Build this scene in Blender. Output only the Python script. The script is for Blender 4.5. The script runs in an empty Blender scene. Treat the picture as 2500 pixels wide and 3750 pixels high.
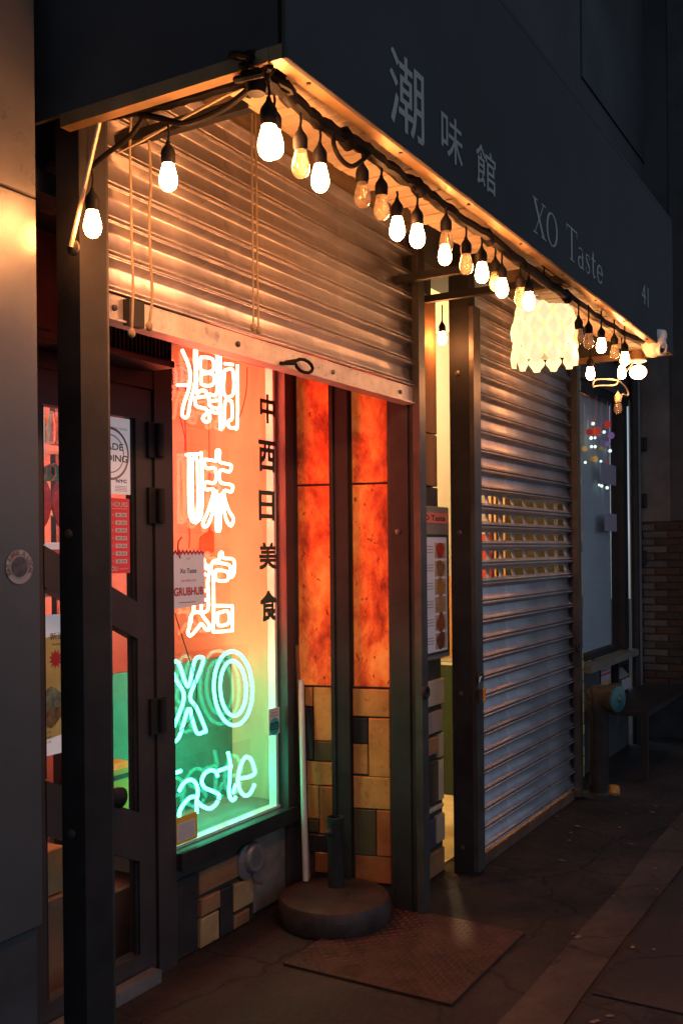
import bpy, math, random
from mathutils import Vector, Matrix
random.seed(7)
R = random.Random(11)
sc = bpy.context.scene
col = sc.collection

# ------------------------------------------------------------------ camera
TH = math.radians(30.4)          # facade direction (world X) lies this far right of the view axis
ROLL = 0.0097
FPX = 3600.0                     # focal length in pixels of the 2500 x 3750 photograph
EYE = 1.55
cT, sT = math.cos(TH), math.sin(TH)
Fv = Vector((cT, sT, 0)); Rv = Vector((sT, -cT, 0)); Uv = Vector((0, 0, 1))
cr = Rv * math.cos(ROLL) - Uv * math.sin(ROLL)
cu = Rv * math.sin(ROLL) + Uv * math.cos(ROLL)
cam = bpy.data.cameras.new('camera')
camo = bpy.data.objects.new('camera', cam); col.objects.link(camo)
camo.matrix_world = Matrix(((cr.x, cu.x, -Fv.x, 0), (cr.y, cu.y, -Fv.y, 0), (cr.z, cu.z, -Fv.z, EYE), (0, 0, 0, 1)))
cam.sensor_fit = 'AUTO'; cam.sensor_width = 36.0; cam.lens = FPX / 3750 * 36.0
cam.shift_y = 140 / 3750; cam.shift_x = -1.4 / 3750
cam.clip_start = 0.05; cam.clip_end = 300
sc.camera = camo

# ------------------------------------------------------------------ world: night sky
w = bpy.data.worlds.new('World'); sc.world = w; w.use_nodes = True
nt = w.node_tree; bg = nt.nodes['Background']
sky = nt.nodes.new('ShaderNodeTexSky'); sky.sky_type = 'NISHITA'; sky.sun_disc = False
sky.sun_elevation = math.radians(18.0); sky.sun_rotation = math.radians(20)
hs = nt.nodes.new('ShaderNodeHueSaturation'); hs.inputs['Saturation'].default_value = 0.25
nt.links.new(sky.outputs[0], hs.inputs['Color']); tn = nt.nodes.new('ShaderNodeMix'); tn.data_type = 'RGBA'; tn.blend_type = 'MULTIPLY'; tn.inputs[0].default_value = 1
tn.inputs[7].default_value = (.80, .94, 1.14, 1)
nt.links.new(hs.outputs[0], tn.inputs[6]); nt.links.new(tn.outputs[2], bg.inputs[0])
bg.inputs[1].default_value = 0.078
sc.view_settings.view_transform = 'Standard'; sc.view_settings.look = 'None'
sc.view_settings.exposure = 0; sc.view_settings.gamma = 1
sc.cycles.use_denoising = True
sc.cycles.max_bounces = 8; sc.cycles.transparent_max_bounces = 16
sc.cycles.sample_clamp_indirect = 6.0

# ------------------------------------------------------------------ measuring: photo pixel -> point on a real plane
PX = 2500 / 1568
def d(x, y): return (x * PX, y * PX)
def zn(ox, oy, k): return lambda x, y: (ox + x * k, oy + y * k)
N1 = zn(550, 1200, .4251); N2 = zn(550, 2200, .4251); TT = zn(1050, 2350, .4464)
L1 = zn(0, 1200, .4251); L2 = zn(0, 2100, .4251); B0 = zn(0, 2850, .7972); B1 = zn(1250, 2850, .7972)
R1 = zn(1700, 1100, .5102); R2 = zn(1700, 2100, .5102); QQ = zn(2050, 2200, .3401); WW = zn(2050, 1100, .287)
KK = zn(850, 150, .5102); P1 = zn(100, 300, .2976); S3 = zn(1050, 1300, .4676); ZB = zn(1250, 100, .7972)
def ray(p):
    dx, dy = p[0] - 1250 - 1.36, p[1] - 1875 - 140
    u = dx * math.cos(ROLL) - dy * math.sin(ROLL); v = dx * math.sin(ROLL) + dy * math.cos(ROLL)
    return Fv + Rv * (u / FPX) - Uv * (v / FPX)
C0 = Vector((0, 0, EYE))
def onP(p, pt, n):
    r = ray(p); n = Vector(n)
    return C0 + r * ((Vector(pt) - C0).dot(n) / r.dot(n))
def onY(p, y): return onP(p, (0, y, 0), (0, 1, 0))
def onX(p, x): return onP(p, (x, 0, 0), (1, 0, 0))
def onZ(p, z): return onP(p, (0, 0, z), (0, 0, 1))

class Frame:                       # a vertical plane: s along, z up, n outward
    def __init__(s, o, a, n): s.o, s.a, s.n = Vector(o), Vector(a).normalized(), Vector(n).normalized()
    def pt(s, q, z, n=0): v = s.o + s.a * q + s.n * n; return Vector((v.x, v.y, z))
    def sz(s, p, off=0): v = onP(p, s.o + s.n * off, s.n); return ((v - s.o).dot(s.a), v.z)
def FY(y): return Frame((0, y, 0), (1, 0, 0), (0, -1, 0))
def FX(x): return Frame((x, 0, 0), (0, -1, 0), (-1, 0, 0))

# ------------------------------------------------------------------ materials
MATS = {}
def mat(name, c, rough=.6, metal=0., var=.25, scale=6., bump=0., bscale=40., emit=None, es=0., spec=.5, streak=False, spots=0.):
    if name in MATS: return MATS[name]
    m = bpy.data.materials.new(name); m.use_nodes = True; t = m.node_tree; b = t.nodes['Principled BSDF']
    tc = t.nodes.new('ShaderNodeTexCoord'); mp = t.nodes.new('ShaderNodeMapping')
    t.links.new(tc.outputs['Object'], mp.inputs[0])
    if streak: mp.inputs['Scale'].default_value = (1, 1, .12)
    n = t.nodes.new('ShaderNodeTexNoise'); n.inputs['Scale'].default_value = scale; n.inputs['Detail'].default_value = 6
    n.inputs['Roughness'].default_value = .62
    t.links.new(mp.outputs[0], n.inputs['Vector'])
    r = t.nodes.new('ShaderNodeValToRGB')
    lo = tuple(max(0, x * (1 - var)) for x in c); hi = tuple(min(1, x * (1 + var)) for x in c)
    r.color_ramp.elements[0].position = .32; r.color_ramp.elements[1].position = .68
    r.color_ramp.elements[0].color = (*lo, 1); r.color_ramp.elements[1].color = (*hi, 1)
    t.links.new(n.outputs[0], r.inputs[0]); out = r.outputs[0]
    if spots:
        n3 = t.nodes.new('ShaderNodeTexNoise'); n3.inputs['Scale'].default_value = scale * 7; n3.inputs['Detail'].default_value = 3
        t.links.new(tc.outputs['Object'], n3.inputs['Vector'])
        r3 = t.nodes.new('ShaderNodeValToRGB'); r3.color_ramp.elements[0].position = .30; r3.color_ramp.elements[1].position = .40
        r3.color_ramp.elements[0].color = (1 - spots,) * 3 + (1,); r3.color_ramp.elements[1].color = (1, 1, 1, 1)
        t.links.new(n3.outputs[0], r3.inputs[0])
        mx = t.nodes.new('ShaderNodeMix'); mx.data_type = 'RGBA'; mx.blend_type = 'MULTIPLY'; mx.inputs[0].default_value = 1
        t.links.new(out, mx.inputs[6]); t.links.new(r3.outputs[0], mx.inputs[7]); out = mx.outputs[2]
    t.links.new(out, b.inputs['Base Color'])
    b.inputs['Metallic'].default_value = metal; b.inputs['Specular IOR Level'].default_value = spec
    mr = t.nodes.new('ShaderNodeMapRange'); mr.inputs['To Min'].default_value = max(.03, rough - .1); mr.inputs['To Max'].default_value = min(1, rough + .1)
    t.links.new(n.outputs[0], mr.inputs[0]); t.links.new(mr.outputs[0], b.inputs['Roughness'])
    if bump:
        n2 = t.nodes.new('ShaderNodeTexNoise'); n2.inputs['Scale'].default_value = bscale; n2.inputs['Detail'].default_value = 4
        t.links.new(tc.outputs['Object'], n2.inputs['Vector'])
        bp = t.nodes.new('ShaderNodeBump'); bp.inputs['Strength'].default_value = bump; bp.inputs['Distance'].default_value = .01
        t.links.new(n2.outputs[0], bp.inputs['Height']); t.links.new(bp.outputs[0], b.inputs['Normal'])
    if es:
        if emit: b.inputs['Emission Color'].default_value = (*emit, 1)
        else: t.links.new(out, b.inputs['Emission Color'])
        b.inputs['Emission Strength'].default_value = es
    MATS[name] = m; return m
def lamp(name, c, s):
    if name in MATS: return MATS[name]
    m = bpy.data.materials.new(name); m.use_nodes = True; t = m.node_tree
    t.nodes.remove(t.nodes['Principled BSDF']); e = t.nodes.new('ShaderNodeEmission')
    e.inputs[0].default_value = (*c, 1); e.inputs[1].default_value = s
    t.links.new(e.outputs[0], t.nodes['Material Output'].inputs[0]); MATS[name] = m; return m
def glass(name, tint=(1, 1, 1), refl=.04, rough=.02, milk=0):
    if name in MATS: return MATS[name]
    m = bpy.data.materials.new(name); m.use_nodes = True; t = m.node_tree
    t.nodes.remove(t.nodes['Principled BSDF'])
    tr = t.nodes.new('ShaderNodeBsdfTransparent'); tr.inputs[0].default_value = (*tint, 1)
    gl = t.nodes.new('ShaderNodeBsdfGlossy'); gl.inputs['Roughness'].default_value = rough
    fr = t.nodes.new('ShaderNodeFresnel'); fr.inputs[0].default_value = 1.45
    ad = t.nodes.new('ShaderNodeMath'); ad.operation = 'MULTIPLY'; ad.inputs[1].default_value = refl / .04
    mx = t.nodes.new('ShaderNodeMixShader')
    ge = t.nodes.new('ShaderNodeNewGeometry'); ma = t.nodes.new('ShaderNodeMath'); ma.operation = 'MULTIPLY_ADD'
    ma.inputs[1].default_value = 1/1.45 - 1.45; ma.inputs[2].default_value = 1.45     # same reflection from both sides of a thin pane
    t.links.new(ge.outputs['Backfacing'], ma.inputs[0]); t.links.new(ma.outputs[0], fr.inputs[0]); ad.use_clamp = True
    t.links.new(fr.outputs[0], ad.inputs[0]); t.links.new(ad.outputs[0], mx.inputs[0])
    if milk:
        tl = t.nodes.new('ShaderNodeBsdfTranslucent'); tl.inputs[0].default_value = (.9,.8,.62,1); df = t.nodes.new('ShaderNodeBsdfDiffuse'); df.inputs[0].default_value = (.8,.7,.5,1)
        m2 = t.nodes.new('ShaderNodeMixShader'); m2.inputs[0].default_value = .5; m3 = t.nodes.new('ShaderNodeMixShader'); m3.inputs[0].default_value = milk
        t.links.new(tl.outputs[0], m2.inputs[1]); t.links.new(df.outputs[0], m2.inputs[2]); t.links.new(tr.outputs[0], m3.inputs[1]); t.links.new(m2.outputs[0], m3.inputs[2])
        tr = m3
    t.links.new(tr.outputs[0], mx.inputs[1]); t.links.new(gl.outputs[0], mx.inputs[2])
    t.links.new(mx.outputs[0], t.nodes['Material Output'].inputs[0]); MATS[name] = m; return m

black = mat('black_paint', (.024, .024, .026), .55, var=.35, scale=5, bump=.12, bscale=25, spec=.2)
rail = mat('guide_metal', (.085, .08, .078), .42, .55, var=.3, bump=.1)
fabric = mat('awning_fabric', (.036, .036, .040), .85, var=.35, scale=1.5, bump=.25, bscale=5)
sheet = mat('galvanised_slat', (.59, .545, .57), .40, .80, var=.22, scale=4, bump=.05, bscale=9, streak=True, spots=.22)
def per_object(m, amt):
    t = m.node_tree; b = t.nodes['Principled BSDF']; src = b.inputs['Base Color'].links[0].from_socket
    oi = t.nodes.new('ShaderNodeObjectInfo'); mr = t.nodes.new('ShaderNodeMapRange'); mr.inputs['To Min'].default_value = 1-amt; mr.inputs['To Max'].default_value = 1+amt*.3
    t.links.new(oi.outputs['Random'], mr.inputs[0]); mx = t.nodes.new('ShaderNodeMix'); mx.data_type = 'RGBA'; mx.blend_type = 'MULTIPLY'; mx.inputs[0].default_value = 1
    t.links.new(src, mx.inputs[6]); t.links.new(mr.outputs[0], mx.inputs[7]); t.links.new(mx.outputs[2], b.inputs['Base Color'])
per_object(sheet, .22)
dull = mat('shaded_slat', (.40, .385, .42), .47, .70, var=.28, scale=4, bump=.05, bscale=9, streak=True, spots=.25); per_object(dull, .22)  # darker copy of the slat metal, closed shutter's shade put into its colour
brass = mat('awning_rim_metal', (.30, .20, .10), .36, .5, var=.3, scale=7, bump=.1)
soffit = mat('soffit_board', (.36, .29, .20), .6, var=.2, scale=9, bump=.15, bscale=30)
cream = mat('inner_panel', (.22, .165, .11), .6, var=.2, scale=3, bump=.1)
rubber = mat('black_rubber', (.006, .0055, .0055), .6, var=.3, bump=.1, spec=.12)
cordm = mat('pale_cord', (.30, .24, .16), .8, var=.2, scale=40)
door_m = mat('dark_door_paint', (.046, .038, .040), .5, var=.25, scale=4, bump=.08)
wood = mat('stained_wood', (.30, .15, .07), .42, var=.35, scale=9, streak=True, bump=.1)
steel = mat('rusty_steel', (.15, .085, .065), .5, .35, var=.35, scale=9, bump=.2, bscale=60)
plate_m = mat('tread_plate_rust', (.075,.040,.034), .48, .3, var=.4, scale=9, bump=.2, bscale=60)
base_m = mat('base_rust', (.042,.027,.024), .55, .1, var=.5, scale=8, bump=.25, bscale=50, spots=.3)
clad = mat('grey_cladding', (.120, .124, .130), .30, .35, var=.10, scale=3, bump=.04, bscale=200)
darkc = mat('dark_plinth', (.05, .05, .055), .6, var=.3)
paper = mat('white_paper', (.74, .72, .74), .7, var=.06)
white_pl = mat('white_plastic', (.80, .76, .70), .35, var=.08)
ink = mat('black_ink', (.03, .03, .035), .6, var=.1)
greyink = mat('grey_ink', (.32, .30, .34), .7, var=.1)
redink = mat('red_ink', (.55, .035, .04), .6, var=.15)
redpap = mat('red_sign', (.60, .05, .06), .55, var=.12)
bluein = mat('blue_ink', (.10, .10, .35), .7, var=.1)
green_v = mat('green_vinyl', (.005, .10, .07), .5, var=.1)
teal = mat('teal_print', (.02, .50, .48), .6, var=.1)
letterm = mat('awning_letter', (.40, .39, .35), .7, var=.18, scale=3)
concrete = mat('sidewalk_concrete', (.025, .020, .020), .78, var=.6, scale=2.6, bump=.8, bscale=30, spots=.3)
def paving(m, crack=.6):
    t = m.node_tree; b = t.nodes['Principled BSDF']; L = t.links
    src = b.inputs['Base Color'].links[0].from_socket
    tc = t.nodes.new('ShaderNodeTexCoord')
    nz = t.nodes.new('ShaderNodeTexNoise'); nz.inputs['Scale'].default_value = 3.5; nz.inputs['Detail'].default_value = 6
    L.new(tc.outputs['Object'], nz.inputs['Vector'])
    va = t.nodes.new('ShaderNodeMix'); va.data_type = 'RGBA'; va.blend_type = 'ADD'; va.inputs[0].default_value = .35
    L.new(tc.outputs['Object'], va.inputs[6]); L.new(nz.outputs['Color'], va.inputs[7])
    vo = t.nodes.new('ShaderNodeTexVoronoi'); vo.feature = 'DISTANCE_TO_EDGE'; vo.inputs['Scale'].default_value = 1.3
    L.new(va.outputs[2], vo.inputs['Vector'])
    cr_ = t.nodes.new('ShaderNodeValToRGB'); cr_.color_ramp.elements[0].position = .004; cr_.color_ramp.elements[1].position = .016
    cr_.color_ramp.elements[0].color = (1-crack,)*3+(1,); cr_.color_ramp.elements[1].color = (1,1,1,1)
    L.new(vo.outputs[0], cr_.inputs[0])
    st_ = t.nodes.new('ShaderNodeTexNoise'); st_.inputs['Scale'].default_value = 1.1; st_.inputs['Detail'].default_value = 9; st_.inputs['Roughness'].default_value = .7
    L.new(tc.outputs['Object'], st_.inputs['Vector'])
    sr = t.nodes.new('ShaderNodeValToRGB'); sr.color_ramp.elements[0].position = .36; sr.color_ramp.elements[1].position = .60
    sr.color_ramp.elements[0].color = (.38,.38,.40,1); sr.color_ramp.elements[1].color = (1.25,1.2,1.15,1)
    L.new(st_.outputs[0], sr.inputs[0])
    gm = t.nodes.new('ShaderNodeTexVoronoi'); gm.inputs['Scale'].default_value = 4.2; L.new(tc.outputs['Object'], gm.inputs['Vector'])
    gr_ = t.nodes.new('ShaderNodeValToRGB'); gr_.color_ramp.elements[0].position = .07; gr_.color_ramp.elements[1].position = .10
    gr_.color_ramp.elements[0].color = (.4,.4,.4,1); gr_.color_ramp.elements[1].color = (1,1,1,1)
    L.new(gm.outputs[0], gr_.inputs[0])
    out = src
    for o_ in (cr_.outputs[0], sr.outputs[0], gr_.outputs[0]):
        mx = t.nodes.new('ShaderNodeMix'); mx.data_type = 'RGBA'; mx.blend_type = 'MULTIPLY'; mx.inputs[0].default_value = 1
        L.new(out, mx.inputs[6]); L.new(o_, mx.inputs[7]); out = mx.outputs[2]
    L.new(out, b.inputs['Base Color'])
    bp0 = b.inputs['Normal'].links[0].from_node
    bp = t.nodes.new('ShaderNodeBump'); bp.inputs['Strength'].default_value = .7; bp.inputs['Distance'].default_value = .012
    L.new(cr_.outputs[0], bp.inputs['Height']); L.new(bp0.outputs[0], bp.inputs['Normal']); L.new(bp.outputs[0], b.inputs['Normal'])
    return m
paving(concrete)
strip_m = mat('pale_concrete', (.060, .050, .045), .8, var=.35, scale=4, bump=.5, bscale=35, spots=.35)
slab_m = mat('dark_slab', (.022, .020, .022), .75, var=.3, scale=3, bump=.45, bscale=40, spots=.3)
paving(strip_m, .5); paving(slab_m, .6)
upper = mat('upper_wall', (.056, .057, .062), .85, var=.3, scale=1.2, bump=.3, bscale=12)
cornice_m = mat('stone_band', (.052, .056, .063), .8, var=.3, scale=1.6, bump=.3, bscale=20)
grout = mat('dark_grout', (.05, .042, .036), .8, var=.3, bump=.3)
wallin = mat('shop_wall', (.44, .40, .40), .75, var=.1, scale=2)
wallcr = mat('cream_wall', (.80, .70, .42), .75, var=.08, scale=2)
TILES = None
tile_c = {
 'amber': mat('neon_tinted_tan_tile', (.66, .33, .10), .34, var=.22, scale=7, bump=.14, bscale=22, spots=.3),  # tan tile with the warm neon light mixed into its colour
 'rust': mat('neon_tinted_brown_tile', (.44, .15, .05), .38, var=.25, scale=7, bump=.14, bscale=22, spots=.3),  # brown tile, likewise tinted by the neon light
 'tan': mat('tan_tile', (.50, .33, .16), .34, var=.22, scale=7, bump=.12, bscale=22, spots=.3),
 'brown': mat('brown_tile', (.34, .17, .085), .38, var=.25, scale=7, bump=.12, bscale=22, spots=.3),
 'black': mat('black_tile', (.040, .038, .040), .32, var=.3, scale=6, bump=.05),
 'olive': mat('olive_tile', (.085, .070, .038), .32, var=.25, scale=6, bump=.05),
 'pale': mat('pale_tile', (.52, .45, .35), .40, var=.25, scale=9, bump=.12, streak=True, spots=.2),
 'grey': mat('grey_tile', (.22, .21, .22), .42, var=.3, scale=8, streak=True),
 'navy': mat('navy_tile', (.055, .065, .10), .36, var=.2),
 'rose': mat('rose_tile', (.36, .27, .25), .42, var=.3, scale=8, streak=True)}
for m_ in tile_c.values(): per_object(m_, .25)
def onyx_mat():
    m = bpy.data.materials.new('onyx_panel'); m.use_nodes = True; t = m.node_tree; b = t.nodes['Principled BSDF']; L = t.links
    tc = t.nodes.new('ShaderNodeTexCoord'); mp = t.nodes.new('ShaderNodeMapping'); mp.inputs['Scale'].default_value = (1, 1, .62)
    L.new(tc.outputs['Object'], mp.inputs[0])
    n = t.nodes.new('ShaderNodeTexNoise'); n.inputs['Scale'].default_value = 6.5; n.inputs['Detail'].default_value = 10; n.inputs['Roughness'].default_value = .7; n.inputs['Distortion'].default_value = .25
    L.new(mp.outputs[0], n.inputs['Vector'])
    r = t.nodes.new('ShaderNodeValToRGB'); e = r.color_ramp.elements
    e[0].position = .34; e[0].color = (.22, .020, .008, 1); e[1].position = .74; e[1].color = (.95, .42, .10, 1)
    k = e.new(.46); k.color = (.60, .080, .018, 1); k = e.new(.58); k.color = (.88, .22, .04, 1)
    L.new(n.outputs[0], r.inputs[0])
    n2 = t.nodes.new('ShaderNodeTexNoise'); n2.inputs['Scale'].default_value = 55; n2.inputs['Detail'].default_value = 2
    L.new(mp.outputs[0], n2.inputs['Vector'])
    r2 = t.nodes.new('ShaderNodeValToRGB'); r2.color_ramp.elements[0].position = .26; r2.color_ramp.elements[1].position = .35
    r2.color_ramp.elements[0].color = (.35, .2, .15, 1); r2.color_ramp.elements[1].color = (1, 1, 1, 1)
    L.new(n2.outputs[0], r2.inputs[0])
    mx = t.nodes.new('ShaderNodeMix'); mx.data_type = 'RGBA'; mx.blend_type = 'MULTIPLY'; mx.inputs[0].default_value = 1
    L.new(r.outputs[0], mx.inputs[6]); L.new(r2.outputs[0], mx.inputs[7])
    L.new(mx.outputs[2], b.inputs['Base Color']); L.new(mx.outputs[2], b.inputs['Emission Color'])
    b.inputs['Emission Strength'].default_value = ONYX
    b.inputs['Roughness'].default_value = .3
    return m
ONYX = .26
onyx = onyx_mat()
pane_g = glass('clear_pane'); acryl = glass('acrylic_sheet', (.97, .97, .97), .018)
bulb_on = lamp('lit_bulb', (1, .35, .105), 180)
bulb_dim = lamp('lit_bulb_dim', (1, .33, .09), 110); bulb_hot = lamp('lit_bulb_hot', (1, .37, .12), 215)
bulb_off = glass('clear_bulb', (.97, .90, .78), .06, .05, milk=.17)
neon_o = lamp('orange_neon', (1, .112, .056), 58)
neon_g = lamp('green_neon', (.055, 1.0, .52), 14.0)
shade_m = mat('shade_plastic', (.80, .72, .48), .4, var=.05, emit=(1, .86, .52), es=.80)
shade_in = lamp('shade_lamp', (1, .78, .42), 24)
flood_on = lamp('flood_lamp', (1, .52, .2), 40)

# ------------------------------------------------------------------ mesh building
class MB:
    def __init__(s): s.v, s.f, s.sm = [], [], False
    def add(s, vs, fs):
        k = len(s.v); s.v += [Vector(v) for v in vs]; s.f += [tuple(i + k for i in f) for f in fs]; return s
    def box(s, x0, x1, y0, y1, z0, z1):
        return s.add([(x0,y0,z0),(x1,y0,z0),(x1,y1,z0),(x0,y1,z0),(x0,y0,z1),(x1,y0,z1),(x1,y1,z1),(x0,y1,z1)],
                     [(0,3,2,1),(4,5,6,7),(0,1,5,4),(1,2,6,5),(2,3,7,6),(3,0,4,7)])
    def fbox(s, fr, s0, s1, z0, z1, n0, n1):        # box on a frame
        P = [fr.pt(q, z, n) for n in (n1, n0) for q, z in ((s0,z0),(s1,z0),(s1,z1),(s0,z1))]
        return s.add(P, [(0,1,2,3),(7,6,5,4),(0,4,5,1),(1,5,6,2),(2,6,7,3),(3,7,4,0)])
    def tilebox(s, fr, s0, s1, z0, z1, n0, n1, bv=.004):   # box with chamfered front edge
        b = min(bv, (s1-s0)*.3, (z1-z0)*.3)
        rings = [(0, n0), (0, n1-b), (b, n1)]; P = []
        for ins, n in rings:
            P += [fr.pt(q, z, n) for q, z in ((s0+ins,z0+ins),(s1-ins,z0+ins),(s1-ins,z1-ins),(s0+ins,z1-ins))]
        F = [(8,9,10,11)]
        for r in (0, 4):
            F += [(r+i, r+(i+1)%4, r+4+(i+1)%4, r+4+i) for i in range(4)]
        return s.add(P, F)
    def prism(s, fr, poly, n0, n1):
        k = len(poly)
        P = [fr.pt(q, z, n1) for q, z in poly] + [fr.pt(q, z, n0) for q, z in poly]
        F = [tuple(range(k)), tuple(range(2*k-1, k-1, -1))] + [(i, k+i, k+(i+1)%k, (i+1)%k) for i in range(k)]
        return s.add(P, F)
    def flat(s, fr, poly, n): return s.add([fr.pt(q, z, n) for q, z in poly], [tuple(range(len(poly)))])
    def tube(s, pts, r, n=8, closed=False, caps=True):
        pts = [Vector(p) for p in pts]; m = len(pts); s.sm = True
        rr = r if isinstance(r, (list, tuple)) else [r] * m
        up = None; base = len(s.v)
        for i, p in enumerate(pts):
            a = pts[(i-1) % m] if (i or closed) else p; b = pts[(i+1) % m] if (i < m-1 or closed) else p
            t = (b - a).normalized()
            if up is None: up = t.orthogonal().normalized()
            else:
                up = up - t * up.dot(t)
                up = up.normalized() if up.length > 1e-6 else t.orthogonal().normalized()
            q = t.cross(up)
            s.v += [p + (up*math.cos(k*2*math.pi/n) + q*math.sin(k*2*math.pi/n))*rr[i] for k in range(n)]
        for i in range(m if closed else m-1):
            j = (i+1) % m
            s.f += [(base+i*n+k, base+i*n+(k+1)%n, base+j*n+(k+1)%n, base+j*n+k) for k in range(n)]
        if caps and not closed:
            s.f += [tuple(base+k for k in range(n-1,-1,-1)), tuple(base+(m-1)*n+k for k in range(n))]
        return s
    def lathe(s, o, axis, prof, n=16):               # prof: (radius, distance along axis)
        o = Vector(o); axis = Vector(axis).normalized(); u = axis.orthogonal().normalized(); q = axis.cross(u); s.sm = True
        base = len(s.v); m = len(prof)
        for r, h in prof:
            r = max(r, 1e-4); s.v += [o + axis*h + (u*math.cos(k*2*math.pi/n) + q*math.sin(k*2*math.pi/n))*r for k in range(n)]
        for i in range(m-1):
            s.f += [(base+i*n+k, base+i*n+(k+1)%n, base+(i+1)*n+(k+1)%n, base+(i+1)*n+k) for k in range(n)]
        s.f += [tuple(base+k for k in range(n-1,-1,-1)), tuple(base+(m-1)*n+k for k in range(n))]
        return s
    def ball(s, c, r, n=10, sq=1):
        k = 7
        return s.lathe(Vector(c) - Vector((0,0,r*sq)), (0,0,1), [(r*math.sin(math.pi*i/k), r*sq*(1-math.cos(math.pi*i/k))) for i in range(k+1)], n)
ORG = {}
def reg(o, label=None, cat=None, group=None, kind=None):
    for k, v in (('label', label), ('category', cat), ('group', group), ('kind', kind)):
        if v: o[k] = v
    return o
def root(name, label, cat, loc, group=None):
    o = bpy.data.objects.new(name, None); col.objects.link(o); o.location = loc; o.empty_display_size = .1
    ORG[o.name] = Vector(loc); return reg(o, label, cat, group)
def mesh(mb, name, m, org):
    me = bpy.data.meshes.new(name); me.from_pydata([v - org for v in mb.v], [], mb.f); me.update()
    for x in (m if isinstance(m, list) else [m]): me.materials.append(x)
    if mb.sm: me.polygons.foreach_set('use_smooth', [True]*len(me.polygons)); 
    if mb.sm:
        try: me.set_sharp_from_angle(angle=math.radians(42))
        except Exception: pass
    return me
def part(name, mb, m, parent, label=None, kind=None):
    org = ORG[parent.name]; o = bpy.data.objects.new(name, mesh(mb, name, m, org)); col.objects.link(o)
    o.parent = parent; ORG[o.name] = org.copy(); return reg(o, label, None, None, kind)
def single(name, mb, m, label=None, cat=None, group=None, kind=None):
    lo = Vector([min(v[i] for v in mb.v) for i in range(3)]); hi = Vector([max(v[i] for v in mb.v) for i in range(3)])
    org = Vector(((lo.x+hi.x)/2, (lo.y+hi.y)/2, lo.z))
    o = bpy.data.objects.new(name, mesh(mb, name, m, org)); col.objects.link(o); o.location = org
    ORG[o.name] = org; return reg(o, label, cat, group, kind)
def text(mb, fr, body, s0, s1, z0, z1, n, bold=.0, fit=True, slant=0.):
    if bold:
        w_ = bold*1.1*min((s1-s0)/max(1, len(body))*1.3, z1-z0); k = 0
        for ds, dz in ((-w_,-w_),(w_,-w_),(w_,w_),(-w_,w_),(0,0)):
            text(mb, fr, body, s0+w_+ds, s1-w_+ds, z0+w_+dz, z1-w_+dz, n+.00008*k); k += 1
        return mb
    cu_ = bpy.data.curves.new('lettering', 'FONT'); cu_.body = body; cu_.offset = bold; cu_.resolution_u = 4
    o = bpy.data.objects.new('lettering', cu_); col.objects.link(o); bpy.context.view_layer.update()
    me = bpy.data.meshes.new_from_object(o.evaluated_get(bpy.context.evaluated_depsgraph_get()))
    V = [v.co.copy() for v in me.vertices]; Fc = [tuple(p.vertices) for p in me.polygons]
    bpy.data.objects.remove(o); bpy.data.curves.remove(cu_); bpy.data.meshes.remove(me)
    if not V: return mb
    x0, x1 = min(v.x for v in V), max(v.x for v in V); y0, y1 = min(v.y for v in V), max(v.y for v in V)
    kx, ky = (s1-s0)/(x1-x0), (z1-z0)/max(1e-6, y1-y0)
    return mb.add([fr.pt(s0 + (v.x-x0)*kx + slant*(v.y-y0)*ky, z0 + (v.y-y0)*ky, n) for v in V], Fc)
def rect(fr, bl, tr, off=0):
    a, b = fr.sz(bl, off), fr.sz(tr, off); return a[0], b[0], a[1], b[1]
def smooth(pts, k=6):               # Catmull-Rom
    pts = [Vector(p) for p in pts]; out = []
    for i in range(len(pts)-1):
        p0 = pts[max(0,i-1)]; p1 = pts[i]; p2 = pts[i+1]; p3 = pts[min(len(pts)-1,i+2)]
        for j in range(k):
            t = j/k
            out.append(.5*((2*p1)+(p2-p0)*t+(2*p0-5*p1+4*p2-p3)*t*t+(3*p1-p0-3*p2+p3)*t**3))
    return out + [pts[-1]]

# ================================================================== THE SETTING
g = MB().add([(-8,-8,0),(30,-8,0),(30,8,0),(-8,8,0)], [(0,1,2,3)])
single('pavement', g, concrete, kind='structure')
g = MB()
n = 46; x0, x1 = -3., 26.; edge = [R.uniform(-.012,.012) for _ in range(n+1)]; edge2 = [R.uniform(-.012,.012) for _ in range(n+1)]
for i in range(n):
    xa, xb = x0+(x1-x0)*i/n, x0+(x1-x0)*(i+1)/n
    g.add([(xa,1.01+edge2[i],.004),(xb,1.01+edge2[i+1],.004),(xb,1.20+edge[i+1],.004),(xa,1.20+edge[i],.004)], [(0,1,2,3)])
single('path', g, strip_m, kind='structure')
sj = onZ(B1(1160,1010), 0).x; k = 0
xs = [sj - 3.2, sj - 1.6, sj, sj + 1.6, sj + 3.2, sj + 4.8, sj + 6.4]
for i in range(len(xs)-1):
    for ya, yb in ((-.62, .985), (-2.25, -.64)):
        o = single('sidewalk', MB().box(xs[i]+.009, xs[i+1]-.009, ya, yb, .0, .012), slab_m, kind='structure')

lb = MB()
for i in range(70):
    x, y = R.uniform(2.4, 6.2), R.uniform(.1, 2.0); a = R.uniform(0, 3.14); l, w_ = R.uniform(.006,.022), R.uniform(.004,.011)
    if 3.0 < x < 3.85 and 1.3 < y: continue
    u = Vector((math.cos(a), math.sin(a), 0)); v = Vector((-u.y, u.x, 0)); c = Vector((x, y, .016 if y < .985 else .007))
    lb.add([c-u*l-v*w_, c+u*l-v*w_*.6, c+u*l*.7+v*w_, c-u*l*.8+v*w_*.7, c+Vector((0,0,R.uniform(.002,.006)))], [(0,1,4),(1,2,4),(2,3,4),(3,0,4)])
single('litter', lb, mat('litter_paper', (.16,.12,.09), .8, var=.6, scale=9), kind='stuff')

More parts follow.
